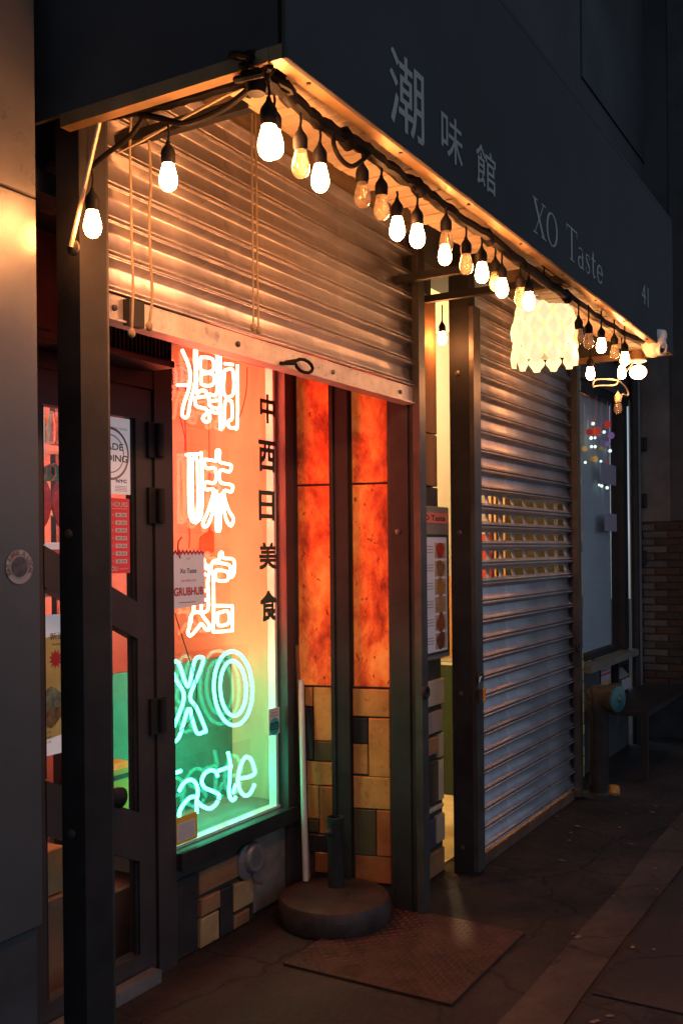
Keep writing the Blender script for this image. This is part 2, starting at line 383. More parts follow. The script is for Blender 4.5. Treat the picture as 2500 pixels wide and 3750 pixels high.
# ------------------------------------------------------------------ shop building
YF, YW = 1.86, 2.44                # shutter plane, shop front plane
shop = root('shop_building', 'dark shop front with recessed entrance, glowing stone panels and coloured wall tiles', 'building', (3.0, 2.4, 0))
b = MB(); b.box(-1.5, 8.3, 1.92, 2.3, 3.28, 9.5); b.box(-1.5, 1.60, 1.92, 2.6, 0, 3.28); part('wall', b, upper, shop)
cb = MB(); z0 = onY(ZB(1150,280), 1.9).z; z1 = onY(ZB(1390,170), 1.9).z; xl = onY(ZB(1110,200), 1.9).x
cb.box(xl, 8.2, 1.907, 1.919, z0, z1-.1); part('cornice', cb, cornice_m, shop)
# recess lining: header over the door and window, ceiling, left jamb
b = MB(); b.box(1.62, 3.72, YW, YW+.1, 2.42, 3.27); part('header', b, door_m, shop)
b = MB(); b.box(1.62, 3.78, YF+.12, YW-.002, 2.50, 2.56); part('recess_ceiling', b, darkc, shop)
b = MB(); b.box(1.62, 2.12, YW+.002, YW+.1, 0, 2.41); part('jamb', b, door_m, shop)
# room behind
b = MB(); b.box(1.4, 3.9, 3.42, 3.5, 0, 2.6); part('back_wall', b, wallin, shop)
b = MB(); b.box(3.74, 3.80, 2.50, 3.42, 0, 2.6); part('side_wall', b, wallcr, shop)
b = MB(); b.box(1.40, 3.74, 2.56, 3.42, 2.56, 2.6); part('ceiling', b, wallin, shop)
b = MB(); b.box(2.88, 3.735, 2.50, 3.10, .30, .405); part('display_deck', b, mat('green_lit_deck', (.22,.32,.28), .5, var=.1), shop)  # green cast of the neon put into the deck colour

part('glow_backboard', MB().box(2.885, 3.735, 2.80, 2.82, .4055, 1.06), mat('teal_glow_board', (.055,.19,.15), .45, var=.25, scale=4), shop)  # board added so its teal stands in for the green neon glow
FW = FY(YW)
# door with diagonal rails
dl, dr = 2.12, 2.756
gl, gr = 2.235, 2.672
def diag(x, z0): return z0 - .47*(x - gl)
door = part('door', MB().box(dl, gl, YW-.02, YW+.03, .03, 2.14).box(gr, dr, YW-.02, YW+.03, .03, 2.14)
            .box(gl, gr, YW-.02, YW+.03, 2.03, 2.14).box(gl, gr, YW-.02, YW+.03, .03, .105), door_m, shop)
for za, zb in ((1.575, 1.443), (.82, .645)):
    part('diagonal_rail', MB().prism(FW, [(gl+.001, zb), (gr-.001, diag(gr, zb)), (gr-.001, diag(gr, za)), (gl+.001, za)], -.028, .024), door_m, door)
for za, zb in ((2.03, 1.575), (1.443, .82), (.645, .105)):
    zr = diag(gr, za) if za < 2 else za; zbr = diag(gr, zb) if zb > .2 else zb
    part('pane', MB().prism(FW, [(gl, zb), (gr, zbr), (gr, zr), (gl, za)], -.006, .0), pane_g, door)
    for q, (x, sg) in enumerate(((gl, 1), (gr, -1))):
        bd = MB().box(min(x, x+sg*.014), max(x, x+sg*.014), YW-.012, YW-.002, (zb if q == 0 else zbr)+.002, (za if q == 0 else zr)-.002)
        part('glazing_bead', bd, black, door)
hp = onY(d(262, 1830), YW-.05)
part('handle', MB().lathe((hp.x, YW-.02, hp.z), (0,-1,0), [(.018,0),(.018,.03),(.033,.04),(.036,.06),(.02,.075),(0,.078)], 16), black, door)
for z in (1.96, 1.72, .95):
    part('hinge', MB().tube([(dr+.02, YW-.045, z-.06), (dr+.02, YW-.045, z+.06)], .016, 10).box(dr-.03, dr+.05, YW-.034, YW-.021, z-.065, z+.065), black, door)
fr_ = MB(); fr_.box(dr+.006, 2.862, YW-.03, YW+.06, 0, 2.41); part('door_frame', fr_, door_m, shop)
fr_ = MB(); fr_.box(2.121, dr+.005, YW-.026, YW+.05, 2.146, 2.41); part('transom', fr_, door_m, shop)
bl = MB().box(1.9, 2.86, YW-.045, YW-.032, 2.24, 2.262); part('transom_rail', bl, black, shop)
for k in range(2):
    x0, x1 = (2.05, 2.36) if k == 0 else (2.37, 2.72)
    part('threshold', MB().box(x0, x1, YW-.075, YW-.028, .0, .045), mat('threshold_metal', (.33,.31,.31), .4, .6, var=.25), shop)
# shop window
wl, wr, wb = 2.868, 3.615, .415
win = part('window', MB().box(wr, 3.70, YW-.035, YW+.06, .0, 2.41).box(wl-.004, wr, YW-.035, YW+.055, .352, wb)
           .box(wl-.004, wr, YW-.03, YW+.055, 2.36, 2.41), door_m, shop)
part('pane', MB().box(wl, wr, YW-.003, YW+.003, wb, 2.36), pane_g, win)
edge_m = mat('frosted_strip', (.70,.75,.72), .25, var=.05)
part('inner_stop', MB().box(wr-.026, wr-.008, YW+.012, YW+.05, wb, 2.36).box(wl, wr, YW+.008, YW+.05, wb+.0005, wb+.012), edge_m, win)
part('sill', MB().box(wl-.004, wr+.09, YW-.055, YW-.036, .352, .418), black, win)
for ch, bl_, tr_ in (('中', N1(935,815), N1(1062,590)), ('西', N1(923,1235), N1(1068,985)), ('日', N1(925,1660), N1(1060,1410)),
                     ('美', N1(928,2085), N1(1078,1850)), ('食', N2(938,185), N2(1080,-95))):
    q = rect(FW, bl_, tr_); part('lettering', text(MB(), FW, ch, *q, .0065, bold=.029), green_v, win)
# lower wall under the window
part('lower_wall', MB().box(2.864, 3.70, YW, YW+.05, 0, .351), grout, shop)
lw = shop
def tiles(fr, lst, off, n0, n1, parent):
    for c_, bl_, tr_ in lst:
        q = rect(fr, bl_, tr_, off)
        part('tile', MB().tilebox(fr, q[0]+.003, q[1]-.003, max(q[2]+.003, .004), q[3]-.003, n0, n1 + R.uniform(-.004,.004)), tile_c[c_], parent)
tiles(FW, [('brown', B0(902,540), B0(1090,343)), ('brown', B0(905,638), B0(996,508)), ('tan', B0(906,790), B0(992,598)),
           ('black', B0(998,740), B0(1056,480)), ('tan', B0(1058,617), B0(1150,442)), ('brown', B0(1058,695), B0(1130,590)),
           ('black', B0(782,866), B0(898,425))], 0, .001, .018, lw)
cm = mat('patched_concrete', (.16,.14,.125), .8, var=.4, scale=9, bump=.6, bscale=25)
q = rect(FW, B0(1160,640), B0(1320,235)); part('concrete_patch', MB().tilebox(FW, q[0], 3.695, .02, .35, .001, .012, .006), cm, lw)
# splayed return wall of glowing stone
A_ = Vector((3.70, 2.435, 0)); B_ = Vector((3.832, 1.962, 0)); t_ = (B_ - A_)
RW = Frame(A_, t_, (-.48, -.13, 0)); LW_ = t_.length
rw = part('return_wall', MB().fbox(RW, 0, LW_, 0, 2.9, -.05, -.004), grout, shop)
s_ml = RW.sz(d(763,1300))[0]; s_mr = RW.sz(d(805,1300))[0]; s_r = RW.sz(d(893,1300))[0]; s_l = .035
zj = RW.sz(d(805,1112))[1]; zb_ = RW.sz(d(850,1579))[1]
for (a, c) in ((s_l, s_ml), (s_mr+.012, s_r)):
    part('onyx_panel', MB().tilebox(RW, a, c, zb_+.004, zj-.005, -.003, .012), onyx, rw)
    part('onyx_panel', MB().tilebox(RW, a, c, zj+.005, 2.62, -.003, .012), onyx, rw)
part('mullion', MB().fbox(RW, s_ml+.001, s_mr, 0, 2.62, -.003, .045).fbox(RW, s_ml+.012, s_ml+.02, 0, 2.62, .045, .052), black, rw)
part('edge_strip', MB().fbox(RW, s_r+.002, s_r+.02, 0, 2.62, -.003, .022).fbox(RW, 0, s_l-.002, 0, 2.62, -.003, .02), door_m, rw)
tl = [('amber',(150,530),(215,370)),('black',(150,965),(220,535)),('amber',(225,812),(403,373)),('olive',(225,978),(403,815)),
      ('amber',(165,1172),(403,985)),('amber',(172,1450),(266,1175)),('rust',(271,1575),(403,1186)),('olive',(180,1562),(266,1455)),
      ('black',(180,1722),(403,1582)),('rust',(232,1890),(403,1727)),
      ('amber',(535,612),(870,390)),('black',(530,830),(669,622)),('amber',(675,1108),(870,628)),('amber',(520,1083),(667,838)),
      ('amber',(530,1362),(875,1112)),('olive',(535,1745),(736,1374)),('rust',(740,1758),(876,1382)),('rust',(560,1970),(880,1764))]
RWt = RW
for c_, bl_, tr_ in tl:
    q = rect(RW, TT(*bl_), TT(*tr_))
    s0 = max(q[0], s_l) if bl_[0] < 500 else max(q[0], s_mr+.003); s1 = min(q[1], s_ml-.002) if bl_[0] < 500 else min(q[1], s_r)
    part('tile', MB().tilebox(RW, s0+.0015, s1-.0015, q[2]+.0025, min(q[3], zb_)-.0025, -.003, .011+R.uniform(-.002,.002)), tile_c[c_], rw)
# black posts with bolts
def post(x0, x1, y0, y1, z1, bolts, guide):
    p = part('post', MB().box(x0, x1, y0, y1, 0, z1), black, shop)
    for z in bolts:
        yy = (y0+y1)/2 + .006
        part('bolt', MB().lathe((x0+.001, yy, z), (-1,0,0), [(.0135,0),(.0125,.006),(.006,.0095),(0,.010)], 12), rail, p)
    if guide: part('guide_rail', MB().box(*guide, 0.02, z1-.3), rail, p)
    return p
zs = [onX(d(1047,858), 4.32).z, onX(d(1050,1224), 4.32).z, onX(d(1053,1594), 4.32).z, onX(d(1057,1947), 4.32).z]
post(1.79, 1.885, 1.80, 1.88, 3.0, [onX(d(170,1228),1.79).z, onX(d(176,1918),1.79).z], (1.886,1.905,1.812,1.845))
p2 = post(3.745, 3.80, 1.87, 1.955, 3.0, [zs[1]], None)
part('guide_rail', MB().box(3.742, 3.80, 1.81, 1.842, .0, 2.86), rail, p2, label='worn grey steel rail at the open end of the shutter')
part('cover_plate', MB().box(3.752, 3.80, 1.843, 1.869, 0, 3.0), black, p2)
p3 = post(4.32, 4.40, 1.83, 1.93, 3.0, zs, (4.321,4.405,1.806,1.829))
p4 = post(5.93, 5.99, 1.84, 1.93, 3.0, [], (5.93,5.985,1.80,1.839))
# hasps
for fr, px_, o in ((FY(1.80), d(975,1590), p2), (FY(1.795), d(1100,1557), p3), (FY(1.795), d(1324,1486), p4)):
    v = onY(px_, 1.80)
    part('hasp', MB().tube([(v.x+.022*math.cos(a), 1.795, v.z+.022*math.sin(a)) for a in [i*math.pi/8 for i in range(16)]], .009, 8, closed=True), black, o)
# tiled pillar and wood board between the openings
FP = FY(2.0)
part('pillar_wall', MB().box(3.84, 4.352, 2.004, 2.09, 0, 1.62).box(3.84, onY(d(994,1000),2.0).x, 2.004, 2.09, 1.62, 2.95), grout, shop)
pr = 4.36
tiles(FP, [('pale',TT(1100,565),TT(1290,290)),('grey',TT(1090,795),TT(1160,570)),('rose',TT(1165,775),TT(1280,548)),
           ('brown',TT(1095,975),TT(1240,765)),('pale',TT(1246,960),TT(1290,742)),('black',TT(1095,1385),TT(1243,955)),
           ('pale',TT(1250,1312),TT(1290,955)),('pale',TT(1098,1462),TT(1285,1312)),('pale',TT(1110,1805),TT(1155,1462)),
           ('navy',TT(1158,1722),TT(1225,1440)),('pale',TT(1229,1662),TT(1290,1392)),('brown',TT(1160,2000),TT(1294,1672)),
           ('pale',TT(1110,2020),TT(1158,1795))], .014, -.003, .016, shop)
q = rect(FP, d(955,1112), d(1000,655), .035)
zt = [q[2], q[2]+.62, q[2]+.63, 2.76]
for za, zb in ((q[2], onY(d(985,1000), 2.0).z-.002), (onY(d(985,1000), 2.0).z+.002, 2.74)):
    part('wood_board', MB().tilebox(FP, 3.82, q[1], za, zb, .017, .035, .004), wood, shop)
part('dark_board', MB().tilebox(FP, 3.82, q[1]+.005, onY(d(985,1165),2.0).z-.02, q[2]-.006, .017, .034), door_m, shop)
# room behind the second shutter
part('rear_room_floor', MB().box(4.0, 7.2, 2.02, 4.1, .0, .012), mat('floor_tile', (.40,.33,.20), .5, var=.3, scale=5), shop)
r2 = part('rear_room_wall', MB().box(4.0, 8.0, 4.1, 4.2, 0, 3.0).box(3.92, 4.0, 2.1, 4.1, 0, 3.0), wallcr, shop)
part('rear_room_wall', MB().box(7.2, 7.3, 2.1, 4.1, 0, 3.0), mat('amber_wall', (.34,.15,.05), .6, var=.3, scale=3), shop)
part('lintel', MB().box(3.62, 5.99, 1.935, 2.1, 2.86, 3.279).box(5.991, 8.2, 1.935, 1.985, 2.96, 3.279), upper, shop)
part('rear_room_ceiling', MB().box(4.0, 7.2, 2.1, 4.1, 2.9, 2.96), wallcr, shop)
# light fittings inside (they are what lights the rooms)
t = root('ceiling_lamp', 'white ceiling strip light inside the shop behind the door', 'lamp', (2.35, 3.0, 2.50))
part('housing', MB().box(2.05, 2.65, 2.93, 3.07, 2.521, 2.555), white_pl, t)
part('diffuser', MB().box(2.07, 2.63, 2.95, 3.05, 2.50, 2.52), lamp('strip_light', (1,.90,.88), 12), t)
for (x, y, z, lab) in ((6.1, 2.92, 2.45, 'warm globe lamp hanging deep in the room behind the closed shutter'), (4.45, 2.75, 2.50, 'warm globe lamp hanging close behind the tiled pillar')):
    t = root('globe_lamp', lab, 'lamp', (x, y, z+.4))
    part('cord', MB().tube([(x,y,z+.40),(x,y,z+.07)], .004, 6), rubber, t)
    part('globe', MB().ball((x,y,z), .07, 14), lamp('globe_light_%d' % int(x), (1,.70,.34), 620 if x > 5 else 260), t)
part('partition', MB().box(4.98, 5.02, 2.02, 2.62, 1.40, 2.75), wallin, r2)
# ------------------------------------------------------------------ awning box
YA, ZA, XA0, XA1 = 1.15, 2.602, 1.735, 5.50
aw = root('awning', 'black box awning with brass rim over the two shutters, pale lettering on its face', 'awning', (3.6, 1.5, ZA))
part('front_face', MB().box(XA0-.006, XA1+.006, YA-.010, YA-.001, ZA-.014, 3.30), fabric, aw)
part('hem', MB().box(XA0, XA1, YA-.0116, YA-.0101, ZA-.013, ZA+.012), fabric, aw)
part('end_face', MB().box(XA0, XA0+.012, YA+.013, 1.915, ZA+.022, 3.30), fabric, aw)
part('end_face', MB().box(XA1-.012, XA1, YA+.013, 1.915, ZA+.022, 3.30), fabric, aw)
part('top_cover', MB().box(XA0, XA1, YA-.01, 1.915, 3.302, 3.32), fabric, aw)
part('rim', MB().box(XA0-.004, XA1+.004, YA, YA+.034, ZA-.012, ZA+.020), brass, aw)
part('rim', MB().box(XA0-.006, XA0+.026, YA+.035, 1.80, ZA-.012, ZA+.020), brass, aw)
part('rim', MB().box(XA1-.026, XA1+.006, YA+.035, 1.80, ZA-.012, ZA+.020), brass, aw)
sb = MB()
for i in range(9): 
    x = XA0+.12+i*.45; sb.lathe((x, YA+.012, ZA-.012), (0,0,-1), [(.006,0),(.005,.004),(0,.005)], 8)
part('screw', sb, rail, aw)
x = XA0+.03; k = 0
gap = (onZ(d(1150,560), 2.62).x, onZ(d(1225,580), 2.62).x)
while x < XA1-.05:
    wd = .046 + R.uniform(-.004,.004)
    if not (3.62 < x < 3.98):
        y1 = 1.40 + R.uniform(-.02,.02)
        part('soffit_slat', MB().box(x, x+wd-.0045, YA+.036, y1, ZA+.024+R.uniform(0,.003), ZA+.036), soffit, aw)
    x += wd
part('inner_panel', MB().box(XA0+.03, 3.60, 1.50, 1.515, 2.86, 3.28).box(4.0, XA1-.03, 1.50, 1.515, 2.86, 3.28), cream, aw)
part('inner_ceiling', MB().box(XA0+.02, XA1-.02, 1.46, 1.91, 3.21, 3.23), cream, aw)
for x in (2.0, 3.62, 3.97, 5.2):
    part('bracket', MB().box(x-.014, x+.014, YA+.035, 1.90, ZA+.045, ZA+.075), black, aw)
part('roll_housing', MB().box(1.905, 3.74, 1.80, 1.915, 2.90, 3.20).box(1.905, 3.74, 1.79, 1.799, 2.885, 2.91), cream, aw)
part('roll_housing', MB().box(4.41, 5.92, 1.80, 1.915, 2.90, 3.20).box(4.41, 5.92, 1.79, 1.799, 2.885, 2.91), cream, aw)
# lettering on the awning face
FA = FY(YA-.010)
for ch, bl_, tr_ in (('潮', d(894,277), d(971,172)), ('味', d(1012,352), d(1060,289)), ('館', d(1092,418), d(1136,362)), ('41', d(1472,693), d(1487,662))):
    q = rect(FA, bl_, tr_); part('lettering', text(MB(), FA, ch, *q, .0016, bold=.006 if ch != '41' else .0), letterm, aw)
def ribbon(mb, fr, pts, q, n):          # pts: (x, y, width angle-free) in a unit box mapped to q
    s0, s1, z0, z1 = q; L_ = []; Rr = []
    P = [Vector((s0+(s1-s0)*x, z0+(z1-z0)*y)) for x, y, _ in pts]
    for i, (x, y, wdt) in enumerate(pts):
        t = (P[min(i+1, len(P)-1)] - P[max(i-1, 0)]).normalized(); nn = Vector((-t.y, t.x)); hw = wdt*(z1-z0)/2
        L_.append(P[i]+nn*hw); Rr.append(P[i]-nn*hw)
    k = len(P)
    return mb.add([fr.pt(v.x, v.y, n) for v in L_+Rr], [(i, i+1, k+i+1, k+i) for i in range(k-1)])
def ell(cx, cy, rx, ry, a0, a1, thick, thin, n=20):
    return [(cx+rx*math.cos(a), cy+ry*math.sin(a), thin+(thick-thin)*abs(math.cos(a))**1.5) for a in [math.radians(a0+(a1-a0)*i/n) for i in range(n+1)]]
SER = {
 'X': [[(.12,.98,.15),(.86,.02,.15)], [(.84,.98,.05),(.14,.02,.05)], [(0,.98,.045),(.36,.98,.045)], [(.68,.98,.045),(1,.98,.045)], [(0,.02,.045),(.32,.02,.045)], [(.62,.02,.045),(1,.02,.045)]],
 'O': [ell(.5,.5,.44,.47,0,360,.16,.045,28)],
 'T': [[(.5,0,.14),(.5,.97,.14)], [(.0,.975,.05),(1,.975,.05)], [(.02,.80,.05),(.03,1,.05)], [(.98,.80,.05),(.97,1,.05)], [(.28,.02,.045),(.72,.02,.045)]],
 'a': [ell(.45,.85,.3,.13,170,0,.05,.08,10)+[(.75,.7,.2),(.75,.1,.2),(.95,.03,.08)], ell(.42,.28,.34,.26,60,330,.18,.07,18)],
 's': [[(.84,.76,.10),(.78,.93,.06),(.5,.97,.07),(.22,.90,.13),(.18,.72,.17),(.48,.55,.2),(.80,.38,.2),(.84,.18,.15),(.55,.03,.07),(.22,.06,.06),(.12,.28,.10)]],
 't': [[(.45,1,.05),(.45,.85,.17),(.45,.2,.17),(.6,.06,.12),(.92,.12,.05)], [(.1,.70,.06),(.9,.70,.06)]],
 'e': [ell(.5,.5,.40,.45,0,320,.19,.07,24), [(.12,.55,.07),(.88,.55,.07)]]}
sl = MB()
q = rect(FA, d(1222,531), d(1278,500)); wq = (q[1]-q[0])
for ch, a, c in (('X', 0, .50), ('O', .54, 1.0)):
    sl = MB()
    for st in SER[ch]: ribbon(sl, FA, st, (q[0]+wq*a, q[0]+wq*c, q[2], q[3]), .0016 + .0003*SER[ch].index(st))
    part('lettering', sl, letterm, aw)
q = rect(FA, d(1299,589), d(1382,588)); wq = q[1]-q[0]; hq = q[3]-q[2]
for ch, a, c, h in (('T', 0, .27, 1), ('a', .29, .46, .62), ('s', .49, .63, .62), ('t', .65, .79, .85), ('e', .82, 1.0, .62)):
    sl = MB()
    for st in SER[ch]: ribbon(sl, FA, st, (q[0]+wq*a, q[0]+wq*c, q[2], q[2]+hq*h), .0016 + .0003*SER[ch].index(st))
    part('lettering', sl, letterm, aw)

# ------------------------------------------------------------------ roller shutters
PRO = [(0,-.025),(.03,-.023),(.15,.003),(.18,.005),(.23,.005),(.45,.003),(.64,-.003),(.745,-.010),(.765,-.018),(.785,-.022),(.82,-.022),(.84,-.018),(.847,-.001),(.90,-.001),(.907,-.019),(.93,-.026),(.97,-.027),(1.,-.025)]
SP = .0925
def slat_mesh(x0, x1, holes=None):
    mb = MB(); cols = [(x0, x1, False)]
    if holes:
        cols = []; cur = x0
        for a, c in holes: cols += [(cur, a, False), (a, c, True)]; cur = c
        cols.append((cur, x1, False))
    for a, c, hole in cols:
        for i in range(len(PRO)-1):
            (ta, ya), (tb, yb) = PRO[i], PRO[i+1]
            if hole and .23 <= ta and tb <= .64: continue
            mb.add([(a, ya, (1-ta)*SP), (c, ya, (1-ta)*SP), (c, yb, (1-tb)*SP), (a, yb, (1-tb)*SP)], [(0, 3, 2, 1)])
    return mb
def slat_me(mb, m):
    me = mesh(mb, 'slat', m, Vector((0,0,0)))
    import bmesh
    bm = bmesh.new(); bm.from_mesh(me); bmesh.ops.remove_doubles(bm, verts=bm.verts, dist=1e-5); bmesh.ops.recalc_face_normals(bm, faces=bm.faces); bm.to_mesh(me); bm.free()
    me.polygons.foreach_set('use_smooth', [True]*len(me.polygons)); me.set_sharp_from_angle(angle=math.radians(24)); return me
def shutter(label, x0, x1, zlo, zhi, zref, perf=()):
    sm_ = dull if perf else sheet
    t = root('roller_shutter', label, 'shutter', ((x0+x1)/2, YF, zlo))
    plain = slat_me(slat_mesh(x0-(x0+x1)/2, x1-(x0+x1)/2), sm_); pm = None; c = (x0+x1)/2
    if perf:
        hs_ = []
        for i in range(8):
            a = 4.455 + i*.179; hs_.append((a-c, a+.136-c))
        pm = slat_me(slat_mesh(x0-c, x1-c, hs_), sm_)
    k = math.floor((zlo-zref)/SP+.5)
    while zref+k*SP < zhi:
        z = zref+k*SP
        o = bpy.data.objects.new('slat', pm if k in perf else plain); col.objects.link(o); o.parent = t
        o.location = (0, R.uniform(-.0012,.0012), z-zlo); o.rotation_euler = (R.uniform(-.012,.012), 0, R.uniform(-.0007,.0007))
        so = o.modifiers.new('thickness', 'SOLIDIFY'); so.thickness = .0022; so.offset = 1
        k += 1
    return t
zbar = 2.172
sh1 = shutter('half raised galvanised roller shutter hanging over the neon window', 1.89, 3.752, zbar+.068, 2.90, zbar+.068)
bar = part('bottom_bar', MB().box(1.895, 3.75, YF-.016, YF-.001, zbar, zbar+.066).box(1.895, 3.75, YF-.03, YF+.03, zbar-.006, zbar-.0005), mat('bar_metal', (.42,.39,.40), .5, .6, var=.3, scale=6, bump=.05, spots=.3), sh1)
for p_ in (d(265,742), d(548,824), d(766,875), d(920,921)):
    v = onY(p_, YF-.02); part('bolt', MB().lathe((v.x, YF-.0165, zbar+.03), (0,-1,0), [(.009,0),(.008,.006),(0,.009)], 10), rail, bar)
v = onY(d(690,855), YF-.03)
part('pull_loop', MB().tube([(v.x-.13, YF-.035, zbar+.002), *[(v.x+.055*math.cos(a), YF-.045, zbar+.012+.022*math.sin(a)) for a in [math.pi+i*math.pi/6 for i in range(12)]], (v.x-.1, YF-.035, zbar+.01)], .006, 8), rubber, bar)
part('lock_plate', MB().box(1.99, 2.05, YF-.04, YF-.017, zbar-.01, zbar+.060), black, sh1)
sh2 = shutter('closed grey roller shutter with five rows of viewing slots', 4.405, 5.935, .06, 2.90, 1.56, (-2,-1,0,1,2))
part('bottom_bar', MB().box(4.41, 5.93, YF-.022, YF+.012, .005, .058), steel, sh2)

# ------------------------------------------------------------------ grey clad wall at the street side, left
FG = FY(1.80); xg = 1.652
gw = root('clad_wall', 'grey metal clad pier of the next shop with a round sticker, lit orange at the top', 'wall', (1.2, 1.85, 0))
zj_ = onY(zn(0,150,.7972)(80,690), 1.80).z; zb2 = onY(B0(80,730), 1.80).z
part('panel', MB().tilebox(FG, 0.2, xg, zj_+.002, 4.6, -.05, 0, .003), clad, gw)
part('panel', MB().tilebox(FG, 0.2, xg, zb2+.002, zj_-.002, -.05, 0, .003), clad, gw)
part('plinth', MB().tilebox(FG, .2, xg-.01, 0, zb2-.002, -.06, -.008, .004), darkc, gw)
part('core', MB().box(.2, xg-.006, 1.862, 1.918, 0, 4.6), darkc, gw)
c_ = onY(d(45,1302), 1.799); rs = .040
st = root('sticker', 'round white sticker with curved lettering on the grey clad wall', 'sticker', (c_.x, 1.799, c_.z-rs))
def disc(c, y, r0, r1, n=36):
    mb = MB()
    P = [(c.x+r*math.cos(a), y, c.z+r*math.sin(a)) for r in (r1, r0) for a in [i*2*math.pi/n for i in range(n)]]
    if r0 == 0: return mb.add(P[:n], [tuple(range(n))])
    return mb.add(P, [(i, (i+1)%n, n+(i+1)%n, n+i) for i in range(n)])
part('backing', disc(c_, 1.7982, 0, rs), mat('sticker_paper', (.34,.34,.36), .5, var=.1), st)
part('disc', disc(c_, 1.7975, 0, rs*.60), mat('sticker_disc', (.07,.075,.09), .5, var=.6, scale=60), st)
part('rim_line', disc(c_, 1.7976, rs*.66, rs*.70), greyink, st)
arc = MB(); s_ = 'EAT LIKE A LOCAL'
for i, ch in enumerate(s_):
    if ch == ' ': continue
    a = math.radians(205 - i*(230/(len(s_)-1))); cc = Vector((c_.x+rs*.83*math.cos(a), 0, c_.z+rs*.83*math.sin(a)))
    fr = Frame((cc.x, 1.80, 0), (1,0,0), (0,-1,0)); sub = MB(); text(sub, fr, ch, -.0045, .0045, cc.z-.0055, cc.z+.0055, .0026, .02)
    th = a - math.pi/2
    for v in sub.v:
        dx, dz = v.x-cc.x, v.z-cc.z; v.x = cc.x+dx*math.cos(th)-dz*math.sin(th); v.z = cc.z+dx*math.sin(th)+dz*math.cos(th)
    arc.add(sub.v, sub.f)
part('lettering', arc, mat('sticker_red', (.20,.10,.10), .6), st)

# ------------------------------------------------------------------ neon signs
YN = YW + .13
def neon(label, strokes, m, zf, posts=True, r=.0064, ghost=True):
    pts = [[onY(zf(*p), YN) for p in s] for s in strokes]
    lo = Vector((sum(p.x for s in pts for p in s)/sum(len(s) for s in pts), YN, min(p.z for s in pts for p in s)))
    t = root('neon_sign', label, 'neon sign', lo)
    for s, raw in zip(pts, strokes):
        cl = raw[0] == raw[-1]
        part('tube', MB().tube(smooth(s, 4), r, 7), m, t)
    xs_ = [p.x for s in pts for p in s]; zs_ = [p.z for s in pts for p in s]
    part('acrylic_sheet', MB().box(max(2.87, min(xs_)-.015), max(xs_)+.02, YN+.035, YN+.039, min(zs_)-.015, max(zs_)+.02), acryl, t)
    return t
C1 = [[(275,190),(330,320),(345,420),(330,540),(290,660),(275,745),(300,775),(328,748),(345,640),(378,520),(392,400),(385,300),(385,190)],
      [(235,495),(345,495)],
      [(400,190),(400,540),(415,560),(440,540),(480,550),(485,590),(395,605),(388,640),(400,675),(480,700),(490,735),(455,770),(460,800),(490,812),(512,790),(512,720),(570,735),(585,700),(520,680),(512,640),(580,625)],
      [(435,255),(535,270),(540,370),(438,365),(435,255)], [(438,398),(540,400),(540,490),(445,488),(438,398)],
      [(575,230),(575,560),(510,575),(508,640)], [(605,240),(603,830),(618,852),(638,830),(645,640),(690,630),(705,660),(705,780),(675,805),(680,855),(725,860),(752,825),(752,320)],
      [(640,310),(712,318)], [(640,370),(710,365),(715,570),(635,575),(640,370)]]
neon('orange neon sign of a dense character, topmost in the window, cut by the shutter', C1, neon_o, N1)
C2 = [[(310,1095),(420,1090),(442,1125),(440,1610),(345,1625),(335,1110)], [(362,1135),(405,1150),(410,1590),(368,1595),(362,1135)],
      [(570,1400),(570,1720),(585,1745),(602,1720),(605,1430)],
      [(570,1150),(570,1070),(585,1055),(600,1072),(600,1155),(690,1180),(695,1220),(675,1242),(605,1228),(605,1330),(700,1355),(710,1385),(695,1415),(635,1405),(650,1500),(680,1580),(716,1645),(700,1705),(668,1680),(640,1590),(622,1420)],
      [(570,1150),(478,1135),(465,1170),(490,1212),(560,1215),(560,1330),(480,1332),(466,1368),(485,1395),(548,1395),(530,1480),(500,1580),(455,1680),(470,1715),(502,1690),(540,1580),(562,1430)]]
neon('orange neon sign of a two part character, second down in the window', C2, neon_o, N1)
def both(l1, l2): return [*l1, *[(x, y + 2352.4) for x, y in l2]]
C3 = [[(440,1960),(462,2000),(475,2040),(510,2060)], [(450,2060),(505,2085),(510,2130)], both([(450,2120),(500,2140)], [(495,-150),(495,80),(370,105),(355,190)]),
      both([], [(345,140),(340,220),(325,270),(345,302),(400,250),(440,200),(480,245),(510,245),(505,200),(450,120),(440,20)]),
      both([], [(380,-180),(375,90)]), both([], [(380,-100),(490,-85)]), both([], [(380,-20),(490,-5)]),
      [(535,2105),(525,2060),(545,2015),(595,1995),(600,1945),(620,1938),(632,1985),(718,2000),(722,2110),(697,2150),(688,2100),(680,2045),(555,2022)],
      [(565,2090),(660,2102),(665,2175),(568,2170),(565,2090)],
      both([(545,2100)], [(548,60),(545,245),(562,268),(695,255),(708,240),(706,62),(690,45),(565,42)]), both([], [(580,108),(668,92),(678,190),(588,210),(580,108)])]
neon('orange neon sign of a many stroke character, partly behind the hanging paper card', C3, neon_o, N1)
OV = lambda cx, cy, rx, ry, sk: [(cx+rx*math.cos(a)+sk*math.sin(a), cy+ry*math.sin(a)) for a in [i*math.pi/12 for i in range(25)]]
C4 = [[(165,545),(240,530),(308,715),(340,712),(388,508),(458,498),(425,620),(345,825),(400,920),(478,1110),(460,1130),(405,1140),(365,1030),(330,930),(245,1185),(165,1205),(195,1110),(293,835),(225,680),(165,545)],
      OV(715,755,166,318,10), OV(715,755,112,236,8)]
neon('white green neon sign of two outlined capital letters in the window', C4, neon_g, N2, r=.0071)
